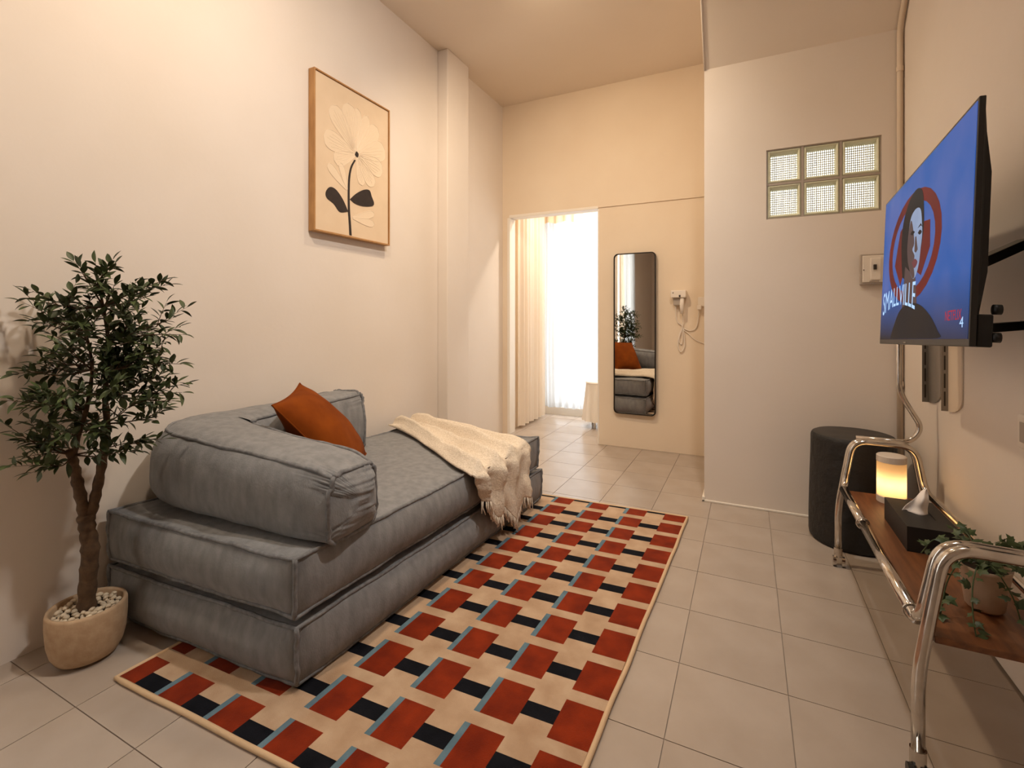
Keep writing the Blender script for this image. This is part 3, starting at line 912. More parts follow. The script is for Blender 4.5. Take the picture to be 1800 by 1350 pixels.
# ------------------------------------------------------------------ framed flower print
pa = thing('framed_print', 'oak framed beige print of a pale flower with two dark leaves on the left wall', 'picture', (0.0, 2.104, 1.965))
FY0, FY1, FZ0, FZ1 = 1.806, 2.397, 1.538, 2.392
fw_ = 0.008
for (y0, y1, z0, z1) in ((FY0, FY0 + fw_, FZ0, FZ1), (FY1 - fw_, FY1, FZ0, FZ1), (FY0 + fw_, FY1 - fw_, FZ0, FZ0 + fw_), (FY0 + fw_, FY1 - fw_, FZ1 - fw_, FZ1)):
    rbox('frame_bar', 'oak_frame', 0.003, 0.047, y0, y1, z0, z1, pa, 0.0015)
cv = rbox('canvas', 'canvas', 0.004, 0.039, FY0 + fw_ + .002, FY1 - fw_ - .002, FZ0 + fw_ + .002, FZ1 - fw_ - .002, pa, 0.001)
CXP = 0.0392
def paint(name, polys, m, h):
    b = MB()
    for k, pl in enumerate(polys):
        b.prism(pl, lambda a, c, hh: (hh, a, c), CXP - 0.0004, CXP + h + k * 0.00003)
    return b.build(name, m, pa)
def petal(c, tip, w, n=18, notch=0.0):
    c = Vector(c); t = Vector(tip); d = t - c; L_ = d.length; d.normalize(); q = Vector((-d.y, d.x))
    L_side, R_side = [], []
    for i in range(n + 1):
        s = i / n
        wid = w * (s ** 0.75) * (max(0, 1 - s ** 5)) ** 0.5
        L_side.append(c + d * (L_ * s) + q * wid); R_side.append(c + d * (L_ * s) - q * wid)
    out_ = L_side[1:] + R_side[::-1][1:-1]
    return [(p.x, p.y) for p in out_]
ctr = (2.114, 2.031)
ptips = [((1.925, 2.240), .078), ((2.045, 2.300), .080), ((2.120, 2.300), .050), ((2.205, 2.286), .046), ((2.290, 2.245), .070), ((2.358, 2.130), .086), ((2.335, 1.990), .078), ((2.255, 1.880), .062), ((2.160, 1.860), .042), ((1.945, 1.945), .058), ((1.872, 2.055), .078)]
for pk_, pl_ in enumerate([petal(ctr, t_, w) for t_, w in ptips] + [petal((2.045, 1.80), (1.900, 1.915), .035), petal((2.045, 1.80), (1.990, 1.945), .028), petal((2.075, 1.655), (2.262, 1.715), .030), petal((2.075, 1.655), (2.262, 1.650), .032)]):
    paint('petal', [pl_], 'petal_paint', 0.0004 + 0.00004 * pk_)
lines = MB()
rl = random.Random(2)
def pline(pts, r=0.0011):
    lines.tube([(CXP + 0.0011, a, b) for a, b in pts], r, 4)
for t_, w in ptips:
    pl = petal(ctr, t_, w); pline(pl + [pl[0]])
    c2, tv = Vector(ctr), Vector(t_)
    d = tv - c2; q = Vector((-d.y, d.x)).normalized()
    for k in (-.55, -.28, 0, .28, .55):
        pts = []
        for i in range(9):
            s = .12 + (.78 - .25 * abs(k)) * i / 8
            p = c2 + d * s + q * (k * w * s ** .75 + .002 * math.sin(i * 1.3 + k * 7)); pts.append((p.x, p.y))
        pline(pts, .0008)
for bs, tp_, w in (((2.045, 1.80), (1.900, 1.915), .035), ((2.045, 1.80), (1.990, 1.945), .028), ((2.075, 1.655), (2.262, 1.715), .030), ((2.075, 1.655), (2.262, 1.650), .032)):
    pl = petal(bs, tp_, w); pline(pl + [pl[0]])
lines.build('petal_lines', 'petal_line', pa)
def smooth_poly(P, n=5):
    Q = catmull([(a, b, 0) for a, b in P + [P[0]]], n)
    return [(q.x, q.y) for q in Q[:-1]]
paint('dark_leaf', [smooth_poly([(2.049, 1.684), (1.987, 1.670), (1.943, 1.705), (1.895, 1.727), (1.888, 1.758), (1.916, 1.791), (1.959, 1.787), (2.009, 1.744)])], 'ink_brown', 0.0022)
paint('dark_leaf', [smooth_poly([(2.062, 1.757), (2.114, 1.803), (2.175, 1.839), (2.22, 1.846), (2.239, 1.814), (2.259, 1.777), (2.239, 1.755), (2.163, 1.739), (2.102, 1.741)])], 'ink_brown', 0.0022)
paint('flower_eye', [smooth_poly([(2.114, 2.047), (2.130, 2.036), (2.121, 2.013), (2.101, 2.024)])], 'ink_brown', 0.0024)
stm = MB(); sp = catmull([(CXP, 2.102, 1.993), (CXP, 2.072, 1.941), (CXP, 2.057, 1.876), (CXP, 2.053, 1.788), (CXP, 2.055, 1.694), (CXP, 2.062, 1.618), (CXP, 2.067, 1.553)], 5)
sl = []
wd = lambda i: 0.0055 + 0.003 * i / len(sp)
stm.prism([(p.y - wd(i), p.z) for i, p in enumerate(sp)] + [(p.y + wd(i), p.z) for i, p in reversed(list(enumerate(sp)))], lambda a, c, hh: (hh, a, c), CXP - .0004, CXP + .0023)
stm.build('flower_stem', 'ink_brown', pa)
adopt(pa)

# ------------------------------------------------------------------ tall wall mirror (hung a little proud on its right side)
MW, MH = 0.345, 1.335
mir = thing('wall_mirror', 'tall narrow mirror with thin dark rounded frame on the back wall', 'mirror', (1.236, YB - 0.022, 0.288))
mir.rotation_euler = (0, 0, -0.026)
def rrect(w, h, r, n=6):
    out_ = []
    for cx, cz, a0 in ((w / 2 - r, h - r, 0), (-w / 2 + r, h - r, 90), (-w / 2 + r, r, 180), (w / 2 - r, r, 270)):
        for i in range(n + 1):
            a = math.radians(a0 + 90 * i / n); out_.append((cx + r * math.cos(a), cz + r * math.sin(a)))
    return out_
mo_, mi_ = rrect(MW, MH, 0.035), [(x * (MW - .016) / MW, 0.008 + z * (MH - .016) / MH) for x, z in rrect(MW, MH, 0.033)]
fm = MB(); n_ = len(mo_)
fm.v = [(x, -0.012, z) for x, z in mo_] + [(x, -0.012, z) for x, z in mi_] + [(x, 0.012, z) for x, z in mo_] + [(x, 0.004, z) for x, z in mi_]
for k in range(n_):
    l = (k + 1) % n_
    for q in ((k, n_ + k, n_ + l, l), (k, l, 2 * n_ + l, 2 * n_ + k), (n_ + k, 3 * n_ + k, 3 * n_ + l, n_ + l)):
        fm.f.append(q); fm.m.append(0)
fm.build('frame', 'mirror_frame', mir)
gl = MB().prism(mi_, lambda a, c, h: (a, h, c), -0.006, 0.006)
gl.build('glass', 'mirror_silver', mir)

# ------------------------------------------------------------------ hair dryer in its wall holder, outlet
hd = thing('hair_dryer', 'white wall mounted hair dryer with looped cord right of the mirror', 'hair dryer', (1.588, YB, 1.2))
yw = YB + 0.006
rbox('holder_body', 'white_plastic', 1.528, 1.642, yw - 0.075, yw, 1.245, 1.303, hd, 0.006)
rbox('holder_bracket', 'grey_plastic', 1.545, 1.605, yw - 0.05, yw - 0.002, 1.185, 1.245, hd, 0.006)
MB().tube([(1.612, yw - .05, 1.25), (1.610, yw - .052, 1.19), (1.613, yw - .05, 1.118)], [.016, .0165, .014], 12).build('handle', 'white_plastic', hd, smooth=True)
MB().tube([(1.547, yw - .078, 1.283), (1.547, yw - .073, 1.283)], .0045, 8).build('indicator', 'dark_plastic', hd)
rbox('release_slot', 'dark_plastic', 1.590, 1.603, yw - .077, yw - .07, 1.248, 1.266, hd, 0.001)
cr = catmull([(1.613, yw - .045, 1.12), (1.616, yw - .02, 1.06), (1.606, yw - .012, 1.0), (1.585, yw - .012, .93), (1.577, yw - .012, .86), (1.598, yw - .012, .815), (1.625, yw - .012, .86), (1.622, yw - .012, .95), (1.608, yw - .010, 1.02), (1.575, yw - .012, 1.05), (1.560, yw - .014, 1.11), (1.562, yw - .03, 1.18)], 6)
MB().tube(cr, .0042, 6).build('cord', 'white_plastic', hd, smooth=True)
cr = catmull([(1.606, yw - .012, 1.0), (1.588, yw - .009, .95), (1.585, yw - .009, .90), (1.602, yw - .009, .875), (1.612, yw - .009, .93), (1.61, yw - .009, 1.0), (1.66, yw - .008, .985), (1.705, yw - .008, 1.0), (1.725, yw - .01, 1.06), (1.732, yw - .02, 1.15)], 6)
MB().tube(cr, .0038, 6).build('cord', 'white_plastic', hd, smooth=True)
cr = catmull([(1.615, yw - .012, .995), (1.66, yw - .008, .955), (1.71, yw - .008, .91), (1.80, yw - .008, .875)], 6)
MB().tube(cr, .0036, 6).build('cord', 'white_plastic', hd, smooth=True)
adopt(hd)
ol = thing('wall_outlet', 'white wall outlet with plug half hidden by the jutting wall corner', 'outlet', (1.765, YB, 1.19))
rbox('plate', 'white_plastic', 1.725, 1.80, yw - .012, yw, 1.175, 1.25, ol, .003)
rbox('plug', 'white_plastic', 1.722, 1.752, yw - .05, yw - .012, 1.150, 1.185, ol, .004)
adopt(ol)

# breaker box on the jutting wall
bx_ = thing('breaker_box', 'grey white breaker box with small black switch under the glass blocks', 'switch box', (2.652, YJ, 1.33))
rbox('cover', 'grey_plastic', 2.598, 2.712, YJ - .028, YJ, 1.250, 1.408, bx_, .004)
rbox('face_plate', 'white_plastic', 2.607, 2.706, YJ - .034, YJ - .027, 1.262, 1.399, bx_, .003)
rbox('breaker_body', 'white_plastic', 2.640, 2.682, YJ - .040, YJ - .033, 1.275, 1.385, bx_, .002)
rbox('breaker_switch', 'dark_plastic', 2.651, 2.664, YJ - .050, YJ - .038, 1.326, 1.352, bx_, .002)
rbox('label_strip', 'grey_plastic', 2.636, 2.676, YJ - .0358, YJ - .033, 1.265, 1.271, bx_, .0005)
for x in (2.612, 2.701):
    MB().tube([(x, YJ - .036, 1.326), (x, YJ - .033, 1.326)], .003, 8).build('screw', 'dark_plastic', bx_)
adopt(bx_)

# outlet plate on the right wall, just inside the frame
so_ = thing('wall_socket', 'white wall socket plate on the right wall below the television', 'socket', (XR, 1.83, .75))
rbox('plate', 'white_plastic', XR - .012, XR, 1.765, 1.878, .705, .802, so_, .006)
rbox('insert', 'grey_plastic', XR - .014, XR - .011, 1.785, 1.860, .725, .782, so_, .002)
adopt(so_)

# ------------------------------------------------------------------ television and its mount
tv = thing('television', 'flat screen television on the right wall showing a blue title screen', 'television', (2.535, 1.857, 1.268))
ta = Vector((math.sin(.036), math.cos(.036), 0)); tn = Vector((-math.cos(.036), math.sin(.036), 0))
tup = Vector((0, 0, 1)) * math.cos(.0425) - tn * math.sin(.0425)
rl_ = -.0372
ta, tup = ta * math.cos(rl_) + tup * math.sin(rl_), tup * math.cos(rl_) - ta * math.sin(rl_)
tnn = ta.cross(tup); tnn = tnn if tnn.x < 0 else -tnn
TW, TH = 0.9516, 0.9516 * .575
def tvp(u, v, h):
    """u 0..1 from far (left) to near (right), v up, h towards the viewer; relative to the tv centre"""
    return ta * (0.5 - u) * TW + tup * (v - 0.5) * TH + tnn * h
def tvpoly(name, poly, m, h, parent):
    b = MB(); b.prism(poly, lambda a, c, hh: tvp(a, c, hh), h - 0.0004, h)
    return b.build(name, m, parent)
tb = MB().prism([(0, 0), (1, 0), (1, 1), (0, 1)], lambda a, c, h: tvp(a, c, h), -0.012, 0.0)
tb.build('bezel', 'tv_bezel', tv, bevel=.002)
prof = [(.03, .01, -.012), (.05, .14, -.018), (.07, .30, -.030), (.5, .5, -.048)]
bk = MB()
rects = []
for (du, dv, h) in prof[:3]:
    rects.append([tvp(du, dv, h), tvp(1 - du * .25, dv, h), tvp(1 - du * .25, 1 - dv, h), tvp(du, 1 - dv, h)])
for A_, B_ in zip(rects, rects[1:]):
    bk.add(A_ + B_, [(k, (k + 1) % 4, 4 + (k + 1) % 4, 4 + k) for k in range(4)])
bk.add(rects[-1], [(0, 1, 2, 3)])
bk.build('back_cover', 'tv_black', tv)
# bulged lower electronics housing at the back
hb = MB()
hb.prism([(.50, .0), (.995, .0), (.995, .13), (.50, .13)], lambda a, c, h: tvp(a, c, h), -.040, -.012)
hb.build('connector_housing', 'tv_black', tv, bevel=.004)
for v_ in (.15, .04):
    p = tvp(.985, v_, -.040)
    k_ = MB(); k_.tube([p, p - tnn * .014], .011, 12); k_.build('knob', 'tv_black', tv, smooth=True)
def emis(name, c, s=1.0, c2=None, nscale=3.0, stretch=None):
    m = mat(name, (0.01, 0.01, 0.01, 1), 0.45, spec=0.03)
    nt = m.node_tree; b = nt.nodes['Principled BSDF']
    b.inputs['Emission Strength'].default_value = s
    if c2:
        tc = nt.nodes.new('ShaderNodeTexCoord'); n = nt.nodes.new('ShaderNodeTexNoise'); n.inputs['Scale'].default_value = nscale
        n.inputs['Detail'].default_value = 3
        r = nt.nodes.new('ShaderNodeValToRGB')
        r.color_ramp.elements[0].position = .35; r.color_ramp.elements[0].color = c
        r.color_ramp.elements[1].position = .65; r.color_ramp.elements[1].color = c2
        nt.links.new(tc.outputs['Object'], n.inputs['Vector']); nt.links.new(n.outputs['Fac'], r.inputs['Fac'])
        nt.links.new(r.outputs['Color'], b.inputs['Emission Color'])
    else: b.inputs['Emission Color'].default_value = c
    return m
# screen: cloudy blue picture, darker towards its lower edge and its right top (as broadcast)
scr_m = emis('screen_blue', srgb(44, 92, 168), .46, srgb(84, 104, 170), 4.5)
nt = scr_m.node_tree; pb = nt.nodes['Principled BSDF']
tc = nt.nodes.new('ShaderNodeTexCoord'); sx = nt.nodes.new('ShaderNodeSeparateXYZ'); nt.links.new(tc.outputs['Object'], sx.inputs[0])
mr = nt.nodes.new('ShaderNodeMapRange'); mr.inputs['From Min'].default_value = -.27; mr.inputs['From Max'].default_value = -.08
nt.links.new(sx.outputs['Z'], mr.inputs['Value'])
mx = nt.nodes.new('ShaderNodeMix'); mx.data_type = 'RGBA'
mx.inputs[6].default_value = srgb(46, 40, 42)
src = pb.inputs['Emission Color'].links[0].from_socket
nt.links.new(mr.outputs['Result'], mx.inputs[0]); nt.links.new(src, mx.inputs[7]); nt.links.new(mx.outputs[2], pb.inputs['Emission Color'])
emis('screen_red', srgb(120, 36, 30), .42, srgb(104, 38, 36), 6)
emis('screen_dark', srgb(48, 40, 38), .32, srgb(40, 36, 40), 6)
emis('screen_skin', srgb(160, 176, 206), .42, srgb(142, 158, 190), 8)
emis('screen_skin_shade', srgb(92, 72, 70), .42)
emis('screen_lip', srgb(120, 62, 66), .42)
emis('screen_text', srgb(170, 204, 244), .6)
emis('screen_text_red', srgb(170, 30, 30), .6)
scr = MB().prism([(.012, .03), (.992, .03), (.992, .985), (.012, .985)], lambda a, c, h: tvp(a, c, h), 0.0, 0.0012).build('screen', 'screen_blue', tv)
pic = []
# plain red ring behind the figure
ro = [(.445 + .325 * math.cos(2 * math.pi * k / 28), .555 + .315 * math.sin(2 * math.pi * k / 28)) for k in range(28)]
ri = [(.445 + .265 * math.cos(2 * math.pi * k / 28), .555 + .250 * math.sin(2 * math.pi * k / 28)) for k in range(28)]
rg = MB(); n_ = len(ro)
rg.v = [tuple(tvp(a, c, .0016)) for a, c in ro] + [tuple(tvp(a, c, .0016)) for a, c in ri]
rg.f = [(k, (k + 1) % n_, n_ + (k + 1) % n_, n_ + k) for k in range(n_)]; rg.m = [0] * n_
rg.build('picture_red_ring', 'screen_red', scr)
tvpoly('picture_red_panel', [(.225, .50), (.32, .36), (.345, .40), (.34, .72), (.29, .70)], 'screen_red', .0017, scr)
tvpoly('picture_red_panel', [(.56, .66), (.655, .64), (.665, .50), (.58, .37), (.53, .40)], 'screen_red', .0017, scr)
# dark haired figure, generic
tvpoly('picture_hair', smooth_poly([(.346, .405), (.315, .60), (.330, .74), (.40, .84), (.490, .872), (.560, .83), (.585, .72), (.588, .60), (.54, .45), (.45, .36)]), 'screen_dark', .0019, scr)
tvpoly('picture_neck', [(.385, .46), (.52, .37), (.55, .21), (.36, .22)], 'screen_skin_shade', .0020, scr)
tvpoly('picture_face', smooth_poly([(.412, .66), (.437, .735), (.495, .760), (.548, .735), (.570, .654), (.578, .585), (.566, .509), (.554, .438), (.524, .382), (.485, .372), (.430, .455), (.402, .557)]), 'screen_skin', .0022, scr)
tvpoly('picture_face_shade', smooth_poly([(.412, .66), (.440, .715), (.474, .640), (.490, .566), (.470, .537), (.500, .495), (.490, .453), (.510, .384), (.485, .374), (.430, .455), (.402, .557)], 4), 'screen_skin_shade', .0024, scr)
tvpoly('picture_eye', smooth_poly([(.530, .612), (.552, .622), (.574, .604), (.552, .596)]), 'screen_dark', .0026, scr)
tvpoly('picture_eye', smooth_poly([(.436, .636), (.462, .646), (.490, .632), (.462, .622)]), 'screen_dark', .0026, scr)
tvpoly('picture_brow', [(.525, .640), (.560, .655), (.578, .630), (.560, .643)], 'screen_dark', .0026, scr)
tvpoly('picture_nose', [(.500, .60), (.512, .60), (.535, .520), (.515, .508), (.498, .520)], 'screen_skin_shade', .0026, scr)
tvpoly('picture_mouth', smooth_poly([(.470, .462), (.507, .476), (.538, .450), (.505, .425)]), 'screen_lip', .0026, scr)
tvpoly('picture_shoulders', smooth_poly([(.20, .035), (.250, .114), (.333, .203), (.45, .235), (.582, .213), (.696, .147), (.772, .069), (.782, .035), (.5, .034)], 4), 'screen_dark', .0021, scr)
def arc_text(u, v):
    x = .055 + .478 * u
    k = (2 * u - 1) ** 2
    lo = .190 + .050 * (1 - k); hi = .345 + .012 * (1 - k) + .004 * u
    return tvp(x, lo + (hi - lo) * v, .0030)
obj('title_lettering', text_mesh('title_lettering', 'SMALLVILLE', 'screen_text', arc_text), scr)
obj('logo_lettering', text_mesh('logo_lettering', 'NETFLIX', 'screen_text_red', lambda u, v: tvp(.835 + .12 * u, .111 + .043 * v, .0030)), scr)
obj('number_lettering', text_mesh('number_lettering', '4', 'screen_text', lambda u, v: tvp(.944 + .026 * u, .077 + .044 * v, .0031)), scr)
p = tvp(.40, .012, .0004); q = tvp(.43, .012, .0004)
b = MB(); b.tube([p, q], .0016, 6); b.build('brand_badge', 'grey_plastic', tv)

mt = thing('television_mount', 'wall bracket with black arms and slotted steel strips behind the television', 'bracket', (2.75, 2.0, 1.1))
def bar(name, a, b_, w, h, m, parent):
    a, b_ = Vector(a), Vector(b_); d = (b_ - a).normalized(); s_ = d.cross(Vector((0, 0, 1))).normalized(); u_ = s_.cross(d)
    mbx = MB(); v = []
    for p_ in (a, b_):
        for i, j in ((-1, -1), (1, -1), (1, 1), (-1, 1)): v.append(p_ + s_ * (w / 2 * i) + u_ * (h / 2 * j))
    mbx.add(v, [(3, 2, 1, 0), (4, 5, 6, 7), (0, 1, 5, 4), (1, 2, 6, 5), (2, 3, 7, 6), (3, 0, 4, 7)])
    return mbx.build(name, m, parent, bevel=.0015)
bar('arm', (2.57, 1.50, 1.206), (2.70, 1.655, 1.262), .022, .024, 'dark_metal', mt)
bar('arm', (2.70, 1.655, 1.262), (2.772, 1.70, 1.262), .02, .026, 'chrome', mt)
bar('arm', (2.56, 1.50, 1.049), (2.70, 1.655, 1.056), .02, .022, 'dark_metal', mt)
bar('arm', (2.70, 1.655, 1.056), (2.775, 1.70, 1.056), .018, .024, 'chrome', mt)
rbox('wall_plate', 'dark_metal', 2.764, 2.781, 1.52, 1.74, 1.0, 1.34, mt, .002)
for (ya_, yb2) in ((2.66, 2.515), (2.43, 2.295)):
    # channel strip: back plate on the wall with a rounded foot, and a slotted flange facing the room
    poly = [(ya_, 1.42), (yb2, 1.42), (yb2, .775)] + [(yb2 + (ya_ - yb2) * (1 - math.cos(a)) , .775 - .06 * math.sin(a)) for a in [math.pi / 2 * k / 6 for k in range(1, 7)]]
    MB().prism(poly, lambda a, c, h: (h, a, c), XR - .006, XR - .001).build('back_strip', 'steel_bracket' if ya_ > 2.5 else 'conduit_paint', mt)
    x0_, x1_ = XR - .027, XR - .005
    fl = MB().box(x0_, x1_, ya_ - .003, ya_, .715, 1.42).build('slotted_flange', 'steel_bracket', mt, bevel=.001)
    zz = .735
    while zz < 1.38:
        sl_ = MB().box(x0_ + .008, x0_ + .013, ya_ - .0038, ya_ - .002, zz, zz + .056).build('slot', 'dark_plastic', mt); zz += .070
adopt(mt)

# ------------------------------------------------------------------ chrome trolley
tr = thing('chrome_trolley', 'chrome tube trolley with walnut shelf on castors under the television', 'trolley', (2.59, 1.97, 0))
YF, YN = 2.52, 1.42
def end_frame(y, nm):
    pts = [(2.432, y, .055), (2.432, y, .25), (2.480, y, .553), (2.692, y, .549), (2.738, y, .27), (2.738, y, .055)]
    return MB().tube(fillet(pts, .06, 8), .0135, 16).build(nm, 'chrome', tr, smooth=True)
end_frame(YF, 'end_frame'); end_frame(YN, 'end_frame')
# loop rail: runs along both sides of the shelf and bends up over each end frame
yi_n, yi_f = YN + .027, YF - .027
loop = [(2.441, 1.97, .352), (2.441, yi_n + .0, .352), (2.478, yi_n, .553), (2.692, yi_n, .549), (2.722, yi_n, .375), (2.722, 1.97, .375), (2.722, yi_f, .375), (2.692, yi_f, .549), (2.482, yi_f, .553), (2.447, yi_f, .352), (2.441, 1.97, .352)]
MB().tube(fillet(loop, .055, 8), .0125, 16).build('loop_rail', 'chrome', tr, smooth=True)
for y0, y1 in ((1.47, 2.06), (2.075, 2.45)):
    MB().tube([(2.441, y0, .352), (2.441, y1, .352)], .0148, 16).build('rail_sleeve', 'chrome', tr, smooth=True)
for yy in (1.50, 2.07):
    MB().tube([(2.441 + .019 * math.cos(a), yy, .352 + .019 * math.sin(a)) for a in [2 * math.pi * k / 20 for k in range(20)]], .0026, 6, closed=True).build('clamp_ring', 'chrome', tr, smooth=True)
tail = [(2.50, YF + .027, .556), (2.688, YF + .027, .556), (2.728, YF + .027, .62), (2.650, YF + .027, .765), (2.650, YF + .027, 1.36)]
MB().tube(fillet(tail, .055, 8), .0105, 14).build('upright_tube', 'chrome', tr, smooth=True)
MB().box(2.462, 2.712, YN + .0, YF - .045, .328, .344).build('shelf', 'walnut', tr, bevel=.003)
for (x, y, m_) in ((2.432, YF, 'chrome'), (2.738, YF, 'chrome'), (2.432, YN, 'dark_metal'), (2.738, YN, 'dark_metal')):
    cs = MB(); cs.tube([(x, y, .035), (x, y, .075)], .0165, 12)
    co = cs.build('castor', 'chrome', tr, smooth=False)
    wv = MB(); dy = -.012
    wv.tube([(x + .010, y + dy, .021), (x + .022, y + dy, .021)], .021, 16); wv.tube([(x - .022, y + dy, .021), (x - .010, y + dy, .021)], .021, 16)
    wv.build('wheel', m_, co)
adopt(tr)

# things on the trolley shelf
SZ = .3445
lamp = thing('table_lamp', 'glowing cylindrical table lamp with pale cap on the trolley shelf', 'lamp', (2.592, 2.395, SZ))
LR, LH = .049, .186
MB().lathe([(0, 0), (LR, 0), (LR, .024), (LR - .004, .026), (0, .026)], n=36).build('base', 'lamp_cap', lamp, smooth=False)
MB().lathe([(LR - .001, .026), (LR - .001, LH - .026), (LR - .004, LH - .026), (LR - .004, .026)], n=36).build('shade', 'lamp_shade', lamp, smooth=True)
MB().lathe([(0, LH - .026), (LR, LH - .026), (LR, LH - .003), (LR - .003, LH), (0, LH)], n=36).build('cap', 'lamp_cap', lamp, smooth=False)
ld = bpy.data.lights.new('bulb', 'POINT'); ld.energy = TABLE_LAMP_W; ld.color = (1.0, .82, .58); ld.shadow_soft_size = .02
lo = bpy.data.objects.new('bulb', ld); COL.objects.link(lo); lo.parent = lamp; lo.location = (0, 0, .082)
# the shade lets the bulb through
m = MATS['lamp_shade']; nt = m.node_tree; pbs = nt.nodes['Principled BSDF']; outn = nt.nodes['Material Output']
pbs.inputs['Emission Strength'].default_value = 0.0
tl = nt.nodes.new('ShaderNodeBsdfTranslucent'); tl.inputs['Color'].default_value = srgb(255, 240, 212)
mx = nt.nodes.new('ShaderNodeMixShader'); mx.inputs[0].default_value = .8
nt.links.new(pbs.outputs[0], mx.inputs[1]); nt.links.new(tl.outputs[0], mx.inputs[2]); nt.links.new(mx.outputs[0], outn.inputs['Surface'])

tbx = thing('tissue_box', 'matte black rectangular tissue box with white tissue on the trolley shelf', 'tissue box', (2.594, 2.045, SZ))
bxm = MB(); x0, x1, y0, y1, hgt = -.068, .068, -.140, .140, .078
bxm.box(x0, x1, y0, y1, 0, hgt - .004)
bxm.box(x0, -.030, y0, y1, hgt - .004, hgt); bxm.box(.030, x1, y0, y1, hgt - .004, hgt)
bxm.box(-.030, .030, y0, -.045, hgt - .004, hgt); bxm.box(-.030, .030, .055, y1, hgt - .004, hgt)
bxm.build('box', 'matte_black', tbx)
def tis(u, v):
    w = .034 * (1 - v) ** .8 + .003
    x = (u - .5) * 2 * w - .012 + .034 * v
    y = .010 + .012 * math.sin(u * 7 + v * 2) * (1 - .5 * v) + .006 * math.sin(v * 8) + .01 * v
    return (x, y, hgt - .006 + .088 * v * (1 - .12 * abs(u - .6)))
MB().grid(tis, 16, 14).build('tissue', 'tissue_paper', tbx, smooth=True, solid=.0012)

ivy = thing('potted_ivy', 'trailing green ivy in a pale tapered pot on the near end of the trolley shelf', 'plant', (2.612, 1.612, SZ))
MB().lathe([(0, .002), (.033, .002), (.038, .008), (.050, .10), (.052, .108), (.047, .108), (.045, .095), (0, .093)], n=40).build('pot', 'ivy_pot_glaze', ivy, smooth=True)
MB().lathe([(0, .100), (.045, .097), (.044, .09), (0, .09)], n=24).build('soil', 'soil', ivy, smooth=True)
il = MB()
pl = [(0, .0), (-.10, .28), (-.05, .42), (-.38, .50), (-.14, .62), (.10, 1.0)]
outl = [(0, 0.0), (.18, .34), (.30, .30), (.52, .50), (.56, .22), (1.0, 0.0), (.56, -.22), (.52, -.50), (.30, -.30), (.18, -.34)]
il.v = [(.45, 0, .06)] + [(x - .0, y, -.06 * x * x - .10 * abs(y)) for x, y in outl]
il.f = [(0, 1 + k, 1 + (k + 1) % len(outl)) for k in range(len(outl))]; il.m = [0] * len(il.f)
ivy_me = il.mesh('leaf', 'ivy_green', smooth=True)
ri_ = random.Random(21)
vines = MB()
trails = [[(0, 0, .10), (-.05, -.01, .135), (-.085, -.01, .10), (-.115, -.02, .03), (-.135, -.03, -.03)],
          [(0, 0, .10), (-.045, -.03, .13), (-.085, -.06, .09), (-.105, -.08, .03), (-.115, -.10, -.02)],
          [(0, 0, .10), (-.03, -.05, .12), (-.05, -.085, .08), (-.06, -.12, .03), (-.065, -.155, -.005)],
          [(0, 0, .10), (.0, -.05, .125), (.02, -.085, .08), (.03, -.10, .03)],
          [(0, 0, .10), (.04, -.03, .13), (.075, -.05, .10), (.09, -.065, .05)],
          [(0, 0, .10), (.04, .02, .14), (.07, .04, .16), (.085, .05, .15)],
          [(0, 0, .10), (-.01, .04, .15), (-.02, .075, .165), (-.03, .10, .15)],
          [(0, 0, .10), (-.05, .03, .14), (-.085, .05, .135), (-.11, .06, .09)],
          [(0, 0, .10), (.02, .0, .16), (.035, -.01, .185)],
          [(0, 0, .10), (-.03, .0, .15), (-.05, .01, .17)],
          [(0, 0, .10), (.06, .0, .14), (.10, -.01, .155), (.115, -.02, .12)]]
for trl in trails:
    P = catmull(trl, 7)
    P = [Vector((min(p.x, .15), p.y, p.z)) for p in P]
    vines.tube(P, .0016, 5)
    n_l = max(6, int(len(P) * .6))
    for k in range(n_l):
        i = min(len(P) - 2, 3 + int((len(P) - 4) * (k + ri_.random() * .5) / n_l))
        d = (P[i + 1] - P[i]).normalized()
        o_ = Vector((ri_.uniform(-1, 1), ri_.uniform(-1, 1), ri_.uniform(-.3, .6))).normalized()
        dirv = (d * .3 + o_).normalized()
        upv = (Vector((-.3, -.45, .8)) + Vector((ri_.uniform(-.4, .4), ri_.uniform(-.4, .4), 0))).normalized()
        y_ = upv.cross(dirv).normalized(); z_ = dirv.cross(y_)
        M = Matrix.Translation(P[i] + o_ * .004) @ Matrix((dirv, y_, z_)).transposed().to_4x4() @ Matrix.Scale(ri_.uniform(.018, .032), 4)
        o = obj('leaf', ivy_me, ivy); o.matrix_local = M
vines.build('vines', 'ivy_green', ivy, smooth=True)

# ------------------------------------------------------------------ black log stool
st = thing('log_stool', 'black painted log stool standing in the corner behind the trolley', 'stool', (2.532, 2.826, 0))
sg = MB()
SR, SHt = .176, .517
def log_pt(u, z, k=1.0):
    a = 2 * math.pi * u
    r_ = SR * k * (1 + .025 * noise.noise(Vector((math.cos(a) * 1.4, math.sin(a) * 1.4, z * 2.2))) + .012 * noise.noise(Vector((math.cos(a) * 5, math.sin(a) * 5, z * 3)))) * (1 + .02 * math.cos((z / SHt - .1) * 3))
    return (r_ * math.cos(a), r_ * math.sin(a), z)
prof_ = [(.93, .0), (.985, .012)] + [(1.0, .03 + (SHt - .05) * i / 20) for i in range(21)] + [(.985, SHt - .008), (.955, SHt)]
NL = 72
for k, z in prof_: sg.v += [log_pt(i / NL, z, k) for i in range(NL)]
for j in range(len(prof_) - 1):
    for i in range(NL):
        l = (i + 1) % NL
        sg.f.append((j * NL + i, j * NL + l, (j + 1) * NL + l, (j + 1) * NL + i)); sg.m.append(0)
